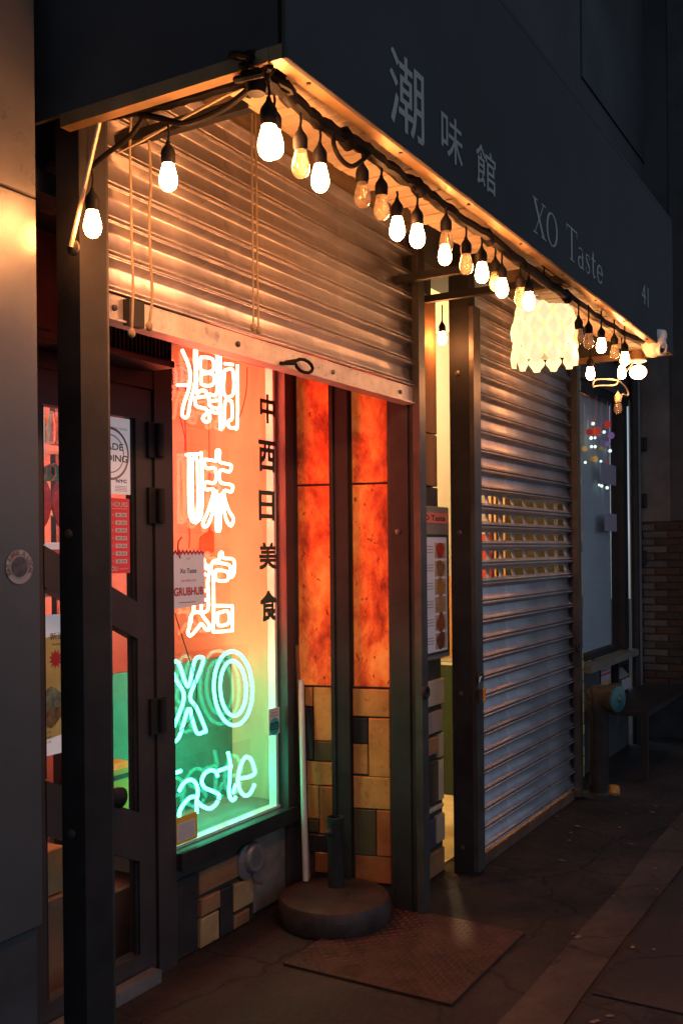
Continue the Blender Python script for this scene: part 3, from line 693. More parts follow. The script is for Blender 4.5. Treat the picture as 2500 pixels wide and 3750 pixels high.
C5 = [[(60,1540),(170,1502),(265,1465)], [(150,1512),(135,1640),(130,1860)],
      [(250,1642),(290,1572),(345,1542),(392,1570),(412,1640),(400,1730),(402,1830)], [(402,1690),(345,1695),(290,1750),(255,1810),(250,1860)], [(402,1725),(450,1770),(510,1790),(560,1762),(582,1725)],
      [(580,1515),(568,1475),(520,1460),(470,1490),(445,1555),(470,1610),(540,1640),(592,1672),(590,1710)],
      [(670,1305),(690,1400),(686,1520),(680,1640),(690,1700),(715,1718),(738,1690)], [(588,1465),(700,1425)], [(738,1580),(712,1660)],
      [(765,1530),(830,1522),(898,1490),(890,1420),(860,1358),(818,1350),(780,1420),(757,1530),(768,1620),(808,1675),(850,1670),(882,1620),(898,1580)]]
neon('white green neon sign of slanted handwritten letters, lowest in the window', C5, neon_g, N2, r=.0076)
# thin wire hanging across the neon letters
wr_ = [onY(N2(*p), YN-.03) for p in ((215,110),(270,290),(330,480),(375,620),(400,760),(390,900),(350,1030),(240,1140))]
single('wire', MB().tube(smooth(wr_), .0022, 6), rubber, 'thin dark wire looping down across the lower neon letters', 'wire')
# ------------------------------------------------------------------ paper goods on the glass and door
def sheet_sign(name, label, cat, fr, q, n, m, extras, thick=.0012):
    s0, s1, z0, z1 = q; c = fr.pt((s0+s1)/2, z0, n)
    t = root(name, label, cat, c)
    part('paper', MB().fbox(fr, s0, s1, z0, z1, n-thick, n), m, t)
    for nm, mb, mm in extras(s0, s1-s0, z0, z1-z0, n+.0008): part(nm, mb, mm, t)
    return t
FD = FY(YW - .0015)
def grade(s, w_, z, h, n):
    c = Vector((s+w_*.5, 0, z+h*.52))
    ring = MB()
    for r0, r1 in ((.40,.44),(.30,.32)): 
        dd = disc(c, YW-.0015-n, w_*r0, w_*r1); ring.add(dd.v, dd.f)
    t1 = MB(); text(t1, FD, 'GRADE', s+w_*.10, s+w_*.80, z+h*.57, z+h*.66, n+.0006, .015); text(t1, FD, 'PENDING', s+w_*.02, s+w_*.90, z+h*.42, z+h*.51, n+.0006, .015)
    t2 = MB(); text(t2, FD, 'SANITARY INSPECTION GRADE', s+w_*.05, s+w_*.90, z+h*.84, z+h*.87, n+.0006)
    t3 = MB(); text(t3, FD, 'NYC', s+w_*.62, s+w_*.88, z+h*.15, z+h*.195, n+.0006, .04)
    for i in range(4): t2.fbox(FD, s+w_*.1, s+w_*(.42-.03*i), z+h*(.06+.03*i), z+h*(.068+.03*i), n, n+.0004); t2.fbox(FD, s+w_*.60, s+w_*.88, z+h*(.04+.02*i), z+h*(.046+.02*i), n, n+.0004)
    return [('seal', ring, greyink), ('lettering', t1, ink), ('small_print', t2, greyink), ('emblem', t3, ink)]
z1 = onY(L1(1100,790), YW).z; z0 = onY(L1(1100,1440), YW).z
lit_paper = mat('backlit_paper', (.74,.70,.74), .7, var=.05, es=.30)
sheet_sign('inspection_card', 'white inspection card with round grey seal on the door glass', 'notice', FD, (2.452, 2.664, z0, z1), .004, lit_paper, grade)
def hours(s, w_, z, h, n):
    t1 = MB(); text(t1, FD, 'BUSINESS HOURS', s+w_*.06, s+w_*.95, z+h*.885, z+h*.95, n+.0006, .02); t1.fbox(FD, s+w_*.08, s+w_*.94, z+h*.858, z+h*.864, n, n+.0004)
    text(t1, FD, 'THANK YOU', s+w_*.12, s+w_*.70, z+h*.03, z+h*.095, n+.0006, .02); t1.fbox(FD, s+w_*.74, s+w_*.94, z+h*.055, z+h*.062, n, n+.0004)
    bx = MB(); tx = MB()
    for i in range(7):
        zz = z+h*(.75-.103*i)
        for a, c in ((.34,.54),(.66,.93)): bx.fbox(FD, s+w_*a, s+w_*c, zz, zz+h*.055, n, n+.0004)
        text(t1, FD, 'TO', s+w_*.57, s+w_*.63, zz+h*.015, zz+h*.04, n+.0006)
        text(tx, FD, '11:30', s+w_*.36, s+w_*.52, zz+h*.012, zz+h*.044, n+.0010); text(tx, FD, ('8:30','8:30','8:30','8:30','9:30','9:30','8:30')[i], s+w_*.70, s+w_*.90, zz+h*.012, zz+h*.044, n+.0010)
        text(t1, FD, ('MON','TUE','WED','THU','FRI','SAT','SUN')[i], s+w_*.08, s+w_*.30, zz+h*.012, zz+h*.044, n+.0006)
    return [('lettering', t1, mat('sign_white', (.80,.72,.72), .6, var=.05)), ('time_field', bx, mat('sign_field', (.78,.74,.78), .6, var=.05)), ('hours', tx, bluein)]
z1 = onY(L1(1100,1475), YW).z; z0 = onY(L1(1050,2115), YW).z
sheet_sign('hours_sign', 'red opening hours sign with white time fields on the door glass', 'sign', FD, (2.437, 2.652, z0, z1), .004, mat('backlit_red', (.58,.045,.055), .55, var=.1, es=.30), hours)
# delivery card with zigzag top, hung on the window
q = rect(FW, d(392,1400), d(462,1262)); q = (2.866, q[1], q[2], q[3])
hcx = root('hanging_card', 'white zigzag topped paper card with red lettering hung over the neon', 'card', FW.pt((q[0]+q[1])/2, q[2], .02))
nz = 9; poly = [(q[0], q[2]), (q[1], q[2]+.012), (q[1], q[3]-.01)]
for i in range(nz*2, -1, -1): poly.append((q[0]+(q[1]-q[0])*i/(nz*2), q[3]-(.012 if i % 2 else 0)))
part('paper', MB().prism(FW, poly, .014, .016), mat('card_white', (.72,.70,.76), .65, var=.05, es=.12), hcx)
zz = MB()
for i in range(nz*2):
    a, c = q[0]+(q[1]-q[0])*i/(nz*2), q[0]+(q[1]-q[0])*(i+1)/(nz*2); za = q[3]-(.012 if i % 2 else 0); zc = q[3]-(0 if i % 2 else .012)
    zz.flat(FW, [(a, za-.011), (c, zc-.011), (c, zc+.001), (a, za+.001)], .0168)
part('zigzag_border', zz, redink, hcx)
w_ = q[1]-q[0]; h = q[3]-q[2]; t1 = MB(); t2 = MB()
text(t1, FW, 'Xo Taste', q[0]+w_*.24, q[0]+w_*.74, q[2]+h*.60, q[2]+h*.68, .0172, .015)
text(t2, FW, 'GRUBHUB', q[0]+w_*.06, q[0]+w_*.95, q[2]+h*.22, q[2]+h*.36, .0172, .03); text(t2, FW, 'DELIVERED WITH', q[0]+w_*.28, q[0]+w_*.74, q[2]+h*.455, q[2]+h*.49, .0172)
text(t2, FW, 'GET', q[0]+w_*.44, q[0]+w_*.56, q[2]+h*.83, q[2]+h*.86, .0172); t2.fbox(FW, q[0]+w_*.2, q[0]+w_*.7, q[2]+h*.1, q[2]+h*.112, .0165, .0170)
part('lettering', t1, ink, hcx); part('red_lettering', t2, redink, hcx)
v = onY(N1(240,1850), YW-.02)
part('hook', MB().tube([(v.x+.02, YW-.022, v.z+.02), (v.x, YW-.022, v.z+.004), (v.x-.004, YW-.022, v.z-.03), (v.x+.01, YW-.022, v.z-.06)], .0028, 6), redink, hcx)
# yellow notice
def notice(s, w_, z, h, n):
    bx = MB().fbox(FD, s+w_*.14, s+w_*.90, z+h*.10, z+h*.78, n, n+.0004); tx = MB()
    for i in range(14):
        zz = z+h*(.14+.044*i); a = s+w_*.18
        while a < s+w_*.82:
            b_ = a + w_*R.uniform(.04,.12); tx.fbox(FD, a, min(b_, s+w_*.86), zz, zz+h*.016, n+.0005, n+.0008); a = b_+w_*.02
    return [('print_field', bx, paper), ('small_print', tx, greyink)]
q = rect(FW, d(397,1945), d(450,1862))
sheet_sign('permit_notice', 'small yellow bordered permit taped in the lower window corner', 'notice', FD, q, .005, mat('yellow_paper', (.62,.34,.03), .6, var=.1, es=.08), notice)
# travel sticker with owl face
q = rect(FW, d(615,1690), d(639,1623))
def owl(s, w_, z, h, n):
    c = Vector((s+w_*.5, 0, z+h*.30)); y = YW-.0015-n
    e = MB(); tx = MB()
    for sx in (-.2, .2):
        for r0, r1 in ((.12,.18),(0,.06)):
            dd = disc(Vector((c.x+sx*w_, 0, c.z)), y-.0008, w_*r0, w_*r1, 16); e.add(dd.v, dd.f)
    e.fbox(FD, c.x-.34*w_, c.x+.34*w_, c.z+.16*w_, c.z+.22*w_, n+.0004, n+.0008)
    e.flat(FD, [(c.x-.05*w_, c.z-.12*w_), (c.x, c.z-.24*w_), (c.x+.05*w_, c.z-.12*w_)], n+.0009)
    text(tx, FD, "We're on", s+w_*.22, s+w_*.78, z+h*.80, z+h*.87, n+.0006); text(tx, FD, 'Tripadvisor', s+w_*.1, s+w_*.9, z+h*.68, z+h*.755, n+.0006)
    return [('disc', disc(c, y, 0, w_*.46), teal), ('owl_face', e, ink), ('lettering', tx, ink)]
sheet_sign('window_sticker', 'white window sticker with a teal disc and owl face by the window edge', 'sticker', FD, q, .005, paper, owl)

# ------------------------------------------------------------------ vent grille above the door
YV = 2.26
vb = onY(zn(370,850,.2551)(1040,1900), YV); 
vt = root('vent_grille', 'dark ribbed heater grille above the door, rimmed in red light', 'vent', (2.3, YV+.08, vb.z))
part('casing', MB().box(1.90, vb.x, YV+.012, YW-.05, vb.z, vb.z+.19).box(1.89, vb.x+.006, YV, YW-.05, vb.z-.012, vb.z-.001), door_m, vt)
nf = 26
for i in range(nf):
    x = vb.x-.012-i*.0195
    part('fin', MB().box(x-.006, x, YV-.001, YV+.011, vb.z+.012, vb.z+.175), black, vt)
# round perforated cap on the wall under the window
v = onY(d(592,1972), YW-.05)
cap = root('wall_vent_cap', 'round perforated grey metal vent cap under the neon window', 'vent', (v.x, YW-.02, v.z-.065))
capm = mat('cap_metal', (.22,.21,.22), .45, .3, var=.3, bump=.15)
part('flange', MB().lathe((v.x, YW-.013, v.z), (0,-1,0), [(.062,0),(.066,.012),(.060,.026),(.052,.034),(.048,.034),(.0,.0332)], 28), capm, cap)
part('collar', MB().lathe((v.x-.03, YW-.013, v.z-.01), (0,-1,0), [(.072,0),(.072,.010),(.05,.016)], 24), capm, cap)
hm = MB()
for i in range(-4, 5):
    for j in range(-4, 5):
        x, z = (i+.5*(j % 2))*.0105, j*.0095
        if x*x+z*z < .038**2: hm.lathe((v.x+x, YW-.0462, v.z+z), (0,-1,0), [(.0026,0),(.0026,.0006),(0,.0007)], 7)
part('perforations', hm, rubber, cap)
part('drain_stub', MB().tube([(v.x-.01, YW-.03, v.z-.065), (v.x-.005, YW-.04, v.z-.10), (v.x+.03, YW-.05, v.z-.112)], .006, 8), steel, cap)

# ------------------------------------------------------------------ umbrella base, leaning sticks, steel plate
ub = root('umbrella_base', 'heavy round rust brown umbrella base standing in the recess', 'umbrella base', (3.535, 2.126, 0))
part('weight', MB().lathe((3.535, 2.126, 0), (0,0,1), [(.205,0),(.232,.004),(.238,.02),(.237,.085),(.226,.105),(.19,.113),(.06,.118),(0,.118)], 48), base_m, ub)
tb = onZ(d(771,2035), .118)
part('tube', MB().lathe((tb.x, tb.y, .117), (0,0,1), [(.034,0),(.034,.27),(.037,.272),(.037,.295),(.030,.297),(.030,.20)], 20), black, ub)
part('knob', MB().tube([(tb.x-.034, tb.y-.0, .37), (tb.x-.058, tb.y-.012, .37)], .007, 8).ball((tb.x-.07, tb.y-.016, .365), .017), black, ub)
v = onZ(d(793,2058), .116); part('eye', MB().lathe((v.x, v.y, .114), (0,0,1), [(.014,0),(.012,.008),(.004,.014),(0,.015)], 10), black, ub)
pt = onP(d(691,1562), RW.pt(.1,0,.03), RW.n); pb_ = onZ(d(702,2024), .118)
single('plastic_pipe', MB().lathe((pb_.x, pb_.y, .119), Vector((pt.x,pt.y,pt.z))-Vector((pb_.x,pb_.y,.119)), [(.0118,0),(.013,.002),(.013,(pt-pb_).length),(.010,(pt-pb_).length+.001),(.010,(pt-pb_).length-.05)], 14), mat('white_pipe', (.74,.70,.62), .3, var=.08, streak=True),
       'white plastic pipe leaning in the corner beside the neon window', 'pipe')
pt2 = onP(d(681,1482), RW.pt(.06,0,.02), RW.n); pb2 = Vector((3.668, 2.335, .0))
single('wooden_stick', MB().tube([pb2, pt2], .010, 8), wood, 'thin brown stick leaning behind the white plastic pipe', 'stick')
pl = root('steel_plate', 'rusty diamond tread steel plate lying on the sidewalk', 'steel plate', (3.41, 1.71, 0))
plx0, plx1, ply0, ply1 = 3.05, 3.77, 1.378, 2.06
part('sheet', MB().box(plx0, plx1, ply0, ply1, .002, .010), plate_m, pl)
tr = MB(); i = 0
x = plx0+.018
while x < plx1-.012:
    y = ply0+.016; j = 0
    while y < ply1-.012:
        a = math.pi/4 if (i+j) % 2 else -math.pi/4
        ca, sa = math.cos(a)*.0115, math.sin(a)*.0115; na, ma = -math.sin(a)*.0036, math.cos(a)*.0036
        tr.add([(x-ca,y-sa,.0101),(x+na,y+ma,.0101),(x+ca,y+sa,.0101),(x-na,y-ma,.0101),(x-ca*.4,y-sa*.4,.0128),(x+ca*.4,y+sa*.4,.0128)], [(0,1,4),(1,5,4),(1,2,5),(2,3,5),(3,4,5),(3,0,4)])
        y += .0225; j += 1
    x += .0225; i += 1
part('tread', tr, plate_m, pl, kind='stuff')
part('shim', MB().box(plx0+.05, plx0+.1, ply0+.06, ply1-.1, 0, .0018).box(plx1-.1, plx1-.05, ply0+.06, ply1-.1, 0, .0018), plate_m, pl)
# ------------------------------------------------------------------ menu box and padlock
YM = 1.955; FM = FY(YM)
q = rect(FM, d(960,1512), d(1030,1182)); q = (3.93, q[1], q[2], q[3])
zt_ = onY(d(1000,1168), YM).z + .01; zmid = onY(d(1000,1210), YM).z; zbx = onY(d(1010,1512), YM).z
mb_ = root('menu_box', 'grey wall mounted menu case with food photographs on the tiled pillar', 'menu case', (4.15, 1.97, zbx))
part('case', MB().tilebox(FM, 3.93, q[1], zbx, zt_, -.028, .0, .004), mat('case_grey', (.30,.28,.26), .4, .3, var=.15), mb_)
hz0, hz1 = onY(S3(1150,1318), YM).z, onY(S3(1150,1235), YM).z
part('header', MB().fbox(FM, 3.97, q[1]-.02, hz0, hz1, .0005, .003), mat('header_red', (.60,.16,.12), .5, var=.1, es=.06), mb_)
tx = MB(); text(tx, FM, 'XO Taste', 4.02, q[1]-.05, hz0+.012, hz1-.012, .0036, .03); part('lettering', tx, ink, mb_)
mz0, mz1 = zbx+.035, onY(S3(1150,1425), YM).z; mx1 = q[1]-.035
part('menu_page', MB().fbox(FM, 3.965, mx1, mz0, mz1, .0005, .002), mat('menu_paper', (.62,.62,.70), .6, var=.08, es=.05), mb_)
foods = [(.42,.05,.03), (.25,.14,.06), (.42,.20,.06), (.45,.26,.14), (.30,.08,.04), (.16,.06,.04)]; hM = (mz1-mz0)
for i, c in enumerate(foods):
    za = mz1 - hM*(.03+.158*(i+1)); pcm = mat('photo_back_%d' % i, (.48,.36,.24), .5, var=.25, scale=30)
    part('food_photo', MB().fbox(FM, mx1-.135, mx1-.012, za, za+hM*.138, .0022, .0030), pcm, mb_)
    cc = Vector((mx1-.0735, 0, za+hM*.069))
    part('dish', MB().add([(cc.x+.045*math.cos(a)*(1+.15*math.sin(3*a+i)), YM-.0036, cc.z+.042*math.sin(a)*(1+.12*math.cos(2*a+i))) for a in [k*math.pi/10 for k in range(20)]], [tuple(range(20))]), mat('dish_%d' % i, c, .4, var=.5, scale=50), mb_)
    tx = MB()
    for k in range(3): tx.fbox(FM, mx1-.25-.02*(k % 2), mx1-.15, za+hM*(.05+.025*k), za+hM*(.058+.025*k), .0022, .0028)
    part('menu_text', tx, greyink, mb_)
part('door_frame', MB().fbox(FM, mx1+.001, mx1+.012, mz0-.01, mz1+.01, .0005, .006).fbox(FM, 3.95, mx1, mz1+.001, mz1+.012, .0005, .006).fbox(FM, 3.95, mx1, mz0-.012, mz0-.001, .0005, .006), rail, mb_)
v = onY(d(1100,1557), 1.785)
pk = root('padlock', 'padlock with brass body and orange cover hanging on the closed shutter post', 'padlock', (v.x, 1.785, v.z-.10))
part('shackle', MB().tube(smooth([(v.x-.014,1.778,v.z-.05),(v.x-.014,1.778,v.z-.01),(v.x-.008,1.778,v.z+.004),(v.x+.008,1.778,v.z+.004),(v.x+.014,1.778,v.z-.01),(v.x+.014,1.778,v.z-.05)],4), .0055, 8), mat('chrome', (.6,.6,.62), .15, 1.0, var=.1), pk)
part('body', MB().tilebox(FY(1.785), v.x-.026, v.x+.026, v.z-.115, v.z-.05, -.01, .016, .006), mat('padlock_dark', (.06,.05,.05), .3, .4), pk)
part('cover', MB().tilebox(FY(1.785), v.x+.004, v.x+.030, v.z-.112, v.z-.046, .0165, .021, .003), mat('orange_plastic', (.75,.30,.04), .35, var=.1), pk)

# ------------------------------------------------------------------ festoon: cables and bulbs
YC = 1.215
def cable(label, pts, r, m=rubber, k=5, name='festoon_cable', jitter=0):
    P = smooth(pts, k)
    if jitter: P = [p + Vector((R.uniform(-1,1), R.uniform(-1,1), R.uniform(-1,1)))*jitter for p in P]
    return single(name, MB().tube(P, r, 8), m, label, 'cable')
rimpx = [(610,172),(660,215),(705,258),(750,292),(795,318),(850,352),(905,395),(960,430),(1010,468),(1060,505),(1120,545),(1180,592),(1240,637),(1300,680),(1360,722),(1420,760),(1490,790)]
cable('thick black main cable bundle sagging along the awning rim', [onY(d(*p), YC) for p in rimpx], .017, jitter=.0035)
for i, (px_, py_) in enumerate(rimpx[1::3]):
    c = onY(d(px_, py_), YC); single('cable_tie', MB().tube([c+Vector((-.02,.0,.012)), c+Vector((0,0,-.002)), c+Vector((.02,0,-.014))], [.018,.022,.017], 9), rubber, 'black tape wrap %s along the main cable bundle under the awning' % ('nearest the awning corner','second from the awning corner','in the middle','second from the security camera','nearest the security camera','last')[i], 'cable tie', 'tape wraps on the main cable bundle')
cable('second black cable twisted around the main bundle under the awning', [onY(d(x+4*(i%2)-2, y+(11 if i%2 else -6)), YC+.02) for i,(x,y) in enumerate(rimpx)], .0075)
cable('brown stranded cable hanging just below the main bundle', [onY(d(x, y+(13 if i%2 else 8)), YC+.03) for i,(x,y) in enumerate(rimpx[3:])], .0045, mat('brown_cable', (.10,.045,.03), .45))
cable('loose black loop of cable drooping below the main bundle', [onY(d(*p), YC-.01) for p in ((768,300),(766,330),(780,362),(805,382),(830,370),(848,352))], .006)
XL = 1.79
sidepx = [(612,168),(560,186),(500,200),(430,222),(360,238),(300,252),(240,262)]
cable('thick black wrapped cable running back along the awning side', [onX(d(*p), XL) for p in sidepx], .017, jitter=.003)
cable('black cable swagging from the awning corner to the second bulb and the post', [onX(d(*p), XL) for p in ((585,192),(560,215),(520,245),(470,270),(420,284),(370,272),(320,262))], .0075)
cable('black cable running from the awning side down to the post bulb', [onX(d(*p), XL) for p in ((330,270),(300,312),(250,350),(216,378),(208,385))], .0062)
for i, (pp, lab) in enumerate(((((575,195),(480,238),(400,282),(330,322),(268,352)), 'thin tan wire stretched from the awning corner to the post'),
                (((545,205),(440,262),(330,318)), 'thin tan wire just below the upper one at the awning side'),
                (((235,262),(228,300),(215,340),(205,378)), 'bare wire twisted around the post top'))):
    cable(lab, [onX(d(*p), XL+.03) for p in pp], .0026, cordm, name='wire')
# knot of cable at the corner
kn = MB(); c = onY(d(600,172), YC+.02)
for i in range(9):
    a = R.uniform(0, 6.28); kn.tube(smooth([c+Vector((R.uniform(-.07,.07), R.uniform(-.05,.06), R.uniform(-.035,.045))) for _ in range(5)], 4), .008, 7)
kn.tube([c+Vector((-.02,0,-.05)), c+Vector((-.02,0,.03))], [.02,.035], 10)
single('cable_knot', kn, rubber, 'black knot of taped cable tied at the awning corner', 'cable')

SOCK = MB().lathe((0,0,0), (0,0,-1), [(.004,-.002),(.006,.006),(.0155,.020),(.0175,.028),(.017,.046),(.0155,.050),(.0155,.053),(0,.054)], 16)
GLS = MB().lathe((0,0,-.052), (0,0,-1), [(.0135,0),(.0145,.006),(.0178,.018),(.0208,.031),(.0216,.040),(.0204,.049),(.0168,.0565),(.011,.0622),(.0055,.0648),(0,.0655)], 26)
sock_me = mesh(SOCK, 'socket', rubber, Vector()); gon_me = [mesh(GLS, 'glass_bulb', m_, Vector()) for m_ in (bulb_on, bulb_dim, bulb_hot, bulb_on)]; goff_me = mesh(GLS, 'glass_bulb', bulb_off, Vector())
fil = MB().tube([(-.004,0,-.060),(-.006,0,-.085),(0,0,-.092),(.006,0,-.085),(.004,0,-.060)], .0012, 5); fil_me = mesh(fil, 'filament', cordm, Vector())
def bulb(label, gx, gy, cordtop, lit, plane, sc_=1.0, sock=None):
    c = plane(d(gx, gy))                              # centre of the glass
    s = sc_; top = c + Vector((0, 0, .092*s))         # socket top
    ct = plane(d(gx, cordtop)); L_ = max(.02, ct.z - top.z)
    t = root('festoon_bulb', label, 'light bulb', top + Vector((0,0,L_)), 'festoon bulbs strung under the awning')
    part('drop_cord', MB().tube([top+Vector((0,0,L_)), top+Vector((.004,0,L_*.5)), top], .0032, 6), rubber, t)
    for nm, me in (('socket', sock_me), ('glass_bulb', gon_me[int(gx) % 4] if lit else goff_me)):
        o = bpy.data.objects.new(nm, me); col.objects.link(o); o.parent = t; o.location = (0,0,-L_); o.scale = (s,s,s)
    if not lit:
        o = bpy.data.objects.new('filament', fil_me); col.objects.link(o); o.parent = t; o.location = (0,0,-L_); o.scale = (s,s,s)
    return t
pY = lambda y: (lambda p: onY(p, y)); pX = lambda x: (lambda p: onX(p, x))
BL = [ ('lit bulb hanging in front of the black post beside the clad wall', 213,522,390,1,pX(1.735),1),
 ('lit bulb hanging in front of the raised shutter between two pull cords and the post', 387,415,285,1,pX(1.80),1),
 ('big lit bulb hanging straight below the awning corner knot', 618,337,195,1,pY(1.215),1.15),
 ('lit bulb touching the big one under the awning corner', 630,339,215,1,pY(1.26),1.0),
 ('unlit bulb, first one past the awning corner along the rim', 690,385,258,0,pY(1.215),1),
 ('lit bulb, first lit one past the awning corner along the rim', 735,417,292,1,pY(1.215),1),
 ('unlit bulb beside the drooping cable loop', 832,455,352,0,pY(1.22),1),
 ('unlit bulb just before a pair of lit ones on the rim', 876,484,372,0,pY(1.215),1),
 ('lit bulb, first of the lit pair over the shutter end', 912,532,440,1,pY(1.235),1),
 ('lit bulb, second of the lit pair over the shutter end', 958,549,445,1,pY(1.20),1),
 ('unlit clear bulb overlapping a lit one near the gap between the shutters', 1024,562,480,0,pY(1.20),1),
 ('lit bulb just below an unlit clear one near the gap between the shutters', 1021,591,500,1,pY(1.30),1),
 ('unlit bulb hanging before the gap between the two shutters', 1070,613,520,0,pY(1.21),1),
 ('lit bulb hanging before the tall black middle post', 1106,632,545,1,pY(1.20),1),
 ('unlit bulb right beside the last lit one before the white lamp shade', 1137,652,560,0,pY(1.24),1),
 ('lit bulb, the last but one before the white lamp shade', 1152,667,575,1,pY(1.22),1),
 ('unlit bulb overlapping the edge of the white lamp shade', 1194,687,600,0,pY(1.20),1),
 ('lit bulb in front of the upper edge of the white lamp shade', 1214,697,610,1,pY(1.19),1),
 ('unlit bulb, the nearest one past the white lamp shade', 1328,777,690,0,pY(1.20),1),
 ('unlit bulb, the second one past the white lamp shade', 1351,788,700,0,pY(1.19),1),
 ('lit bulb, first lit one past the white lamp shade', 1380,798,715,1,pY(1.20),1),
 ('unlit bulb before the last lit cluster toward the security camera', 1410,812,735,0,pY(1.20),1),
 ('lit bulb, upper one of the cluster beside the flood lamp', 1434,828,745,1,pY(1.20),1),
 ('lit bulb, lower one of the cluster beside the flood lamp', 1427,859,760,1,pY(1.30),1),
 ('lit bulb hanging alone before the dark far window', 1355,861,770,1,pY(1.42),1),
 ('small lit bulb hanging in the gap between the two shutters', 1015,781,700,1,pY(1.90),.95)]
for a in BL: bulb(*a[:4], a[4], a[5], a[6])
# pale socket bulb on a loose white cable at the far end
cable('pale cable with a loop hanging at the far awning end', [onY(WW(*p), 1.35) for p in ((940,780),(840,900),(740,1010),(700,1080),(480,1090),(420,1100),(450,1015),(640,1010),(760,1040),(850,1140),(860,1215),(790,1200),(765,1290))], .0042, mat('pale_cable', (.55,.48,.36), .5))
v = onY(d(1418,930), 1.35)
t = root('festoon_bulb', 'unlit bulb in a pale socket dangling lowest at the far awning end', 'light bulb', (v.x, 1.35, v.z+.07), 'festoon bulbs strung under the awning')
for nm, me, m in (('socket', SOCK, mat('pale_socket', (.55,.44,.28), .5)), ('glass_bulb', GLS, bulb_off)):
    o = bpy.data.objects.new(nm, mesh(me, nm, m, Vector())); col.objects.link(o); o.parent = t
# flood lamp, security camera
v = onY(d(1464,855), 1.32)
t = root('flood_lamp', 'bright lit flood lamp under the far end of the awning', 'lamp', (v.x, 1.32, v.z+.19))
part('socket', MB().lathe((v.x,1.32,v.z+.19), (0,0,-1), [(.02,0),(.032,.01),(.036,.10),(.034,.125),(.02,.13)], 16), mat('brown_socket', (.22,.13,.07), .5), t)
part('ring', MB().tube([(v.x+.042*math.cos(a),1.32+.042*math.sin(a),v.z+.062) for a in [i*math.pi/10 for i in range(20)]], .006, 6, closed=True), white_pl, t)
part('bulb', MB().ball((v.x,1.32,v.z), .046, 18, .85), flood_on, t)
v = onY(d(1500,796), 1.17)
t = root('security_camera', 'white dome security camera hanging at the far awning corner', 'camera', (v.x, 1.17, v.z+.07))
part('mount', MB().lathe((v.x,1.17,v.z+.075), (0,0,-1), [(.062,0),(.066,.012),(.066,.035),(.060,.045)], 24), white_pl, t)
part('dome', MB().lathe((v.x,1.17,v.z+.035), (0,0,-1), [(.060,0),(.062,.02),(.056,.05),(.038,.078),(.014,.09),(0,.092)], 24), white_pl, t)
ax = Vector((-.35,-.85,-.25)).normalized(); cc = Vector((v.x,1.17,v.z-.005)) + ax*.046
part('lens_ring', MB().lathe(cc, ax, [(.034,-.01),(.034,.012),(.027,.014),(.026,.004)], 22), white_pl, t)
part('lens', MB().lathe(cc, ax, [(.0255,.002),(.02,.008),(0,.010)], 20), mat('lens_black', (.02,.02,.025), .12), t)

# ------------------------------------------------------------------ pendant lamp of wavy plastic pieces
v = onY(d(1250,762), 1.45); rl = .128; zc = v.z; hh = .30
t = root('pendant_lamp', 'glowing white pendant lamp shade of interlocking wavy plastic pieces', 'lamp', (v.x, 1.45, zc+.30))
part('cord', MB().tube([(v.x,1.45,zc+.30),(v.x,1.45,zc+.13)], .004, 6), rubber, t)
part('cap', MB().lathe((v.x,1.45,zc+.20), (0,0,-1), [(.008,0),(.02,.02),(.045,.045),(.05,.055)], 16), rubber, t)
part('lamp_core', MB().ball((v.x,1.45,zc+.0), .05, 14, 1.6), shade_in, t)
part('liner', MB().lathe((v.x,1.45,zc+.13), (0,0,-1), [(.075,0),(.085,.05),(.085,.20),(.075,.24)], 20), mat('liner_plastic', (.8,.7,.42), .5, var=.05, emit=(1,.60,.15), es=.62), t)
rows, ncol = 5, 10
pw = 2*math.pi*rl/ncol
for rI in range(rows):
    for cI in range(ncol):
        ph0 = 2*math.pi*(cI + .5*(rI % 2))/ncol; zz = zc+.125-rI*.061
        mbp = MB(); nu, nv = 8, 8
        for jv in range(nv+1):
            vv = -1+2*jv/nv
            half = (.5+.19*math.cos(vv*math.pi))*1.02 if abs(vv) < 1 else .31
            half = .20 + .29*(math.cos(vv*math.pi*.5)**2)
            for iu in range(nu+1):
                uu = -1+2*iu/nu; a = ph0+uu*half*pw/rl
                tz = max(0, (zz+vv*.040-zc)/.165); rr_ = rl*(1-.42*tz*tz) + .020*math.cos(uu*math.pi*.5) + (.006 if (rI+cI) % 2 else 0) - .006*abs(vv)
                mbp.v.append(Vector((v.x+rr_*math.cos(a), 1.45+rr_*math.sin(a), zz+vv*.040)))
        for jv in range(nv):
            for iu in range(nu):
                k0 = jv*(nu+1)+iu; mbp.f.append((k0, k0+1, k0+nu+2, k0+nu+1))
        mbp.sm = True
        part('shade_piece', mbp, shade_m, t)

# ------------------------------------------------------------------ pull cords, rod
for lab, pp, rr_ in (('pale pull cord nearest the post hanging over the raised shutter', ((302,262),(299,330),(301,440),(303,560),(306,660),(303,765)), .0035),
                ('pale knotted pull cord, second from the post, hanging over the raised shutter', ((340,270),(344,350),(347,430),(343,490),(346,600),(350,680),(343,750)), .0040),
                ('left strand of the paired cords under the awning corner', ((578,195),(579,400),(581,600),(582,752)), .0030),
                ('right strand of the paired cords under the awning corner', ((586,198),(589,400),(591,600),(594,758)), .0030)):
    P = smooth([onY(d(*p), 1.76) for p in pp]); mbp = MB().tube(P, rr_, 7); mbp.ball(P[-1], .010, 8, 1.3)
    single('pull_cord', mbp, cordm, lab, 'cord', 'pull cords hanging over the raised shutter')
a, b2 = onX(P1(890,505), 1.73), onX(P1(535,2030), 1.73)
rd = root('brace_rod', 'slim pale metal rod slanting down the face of the black post', 'rod', b2)
part('rod', MB().tube([a, b2], [.005,.006], 8), mat('pale_rod', (.55,.44,.30), .4, .3), rd)
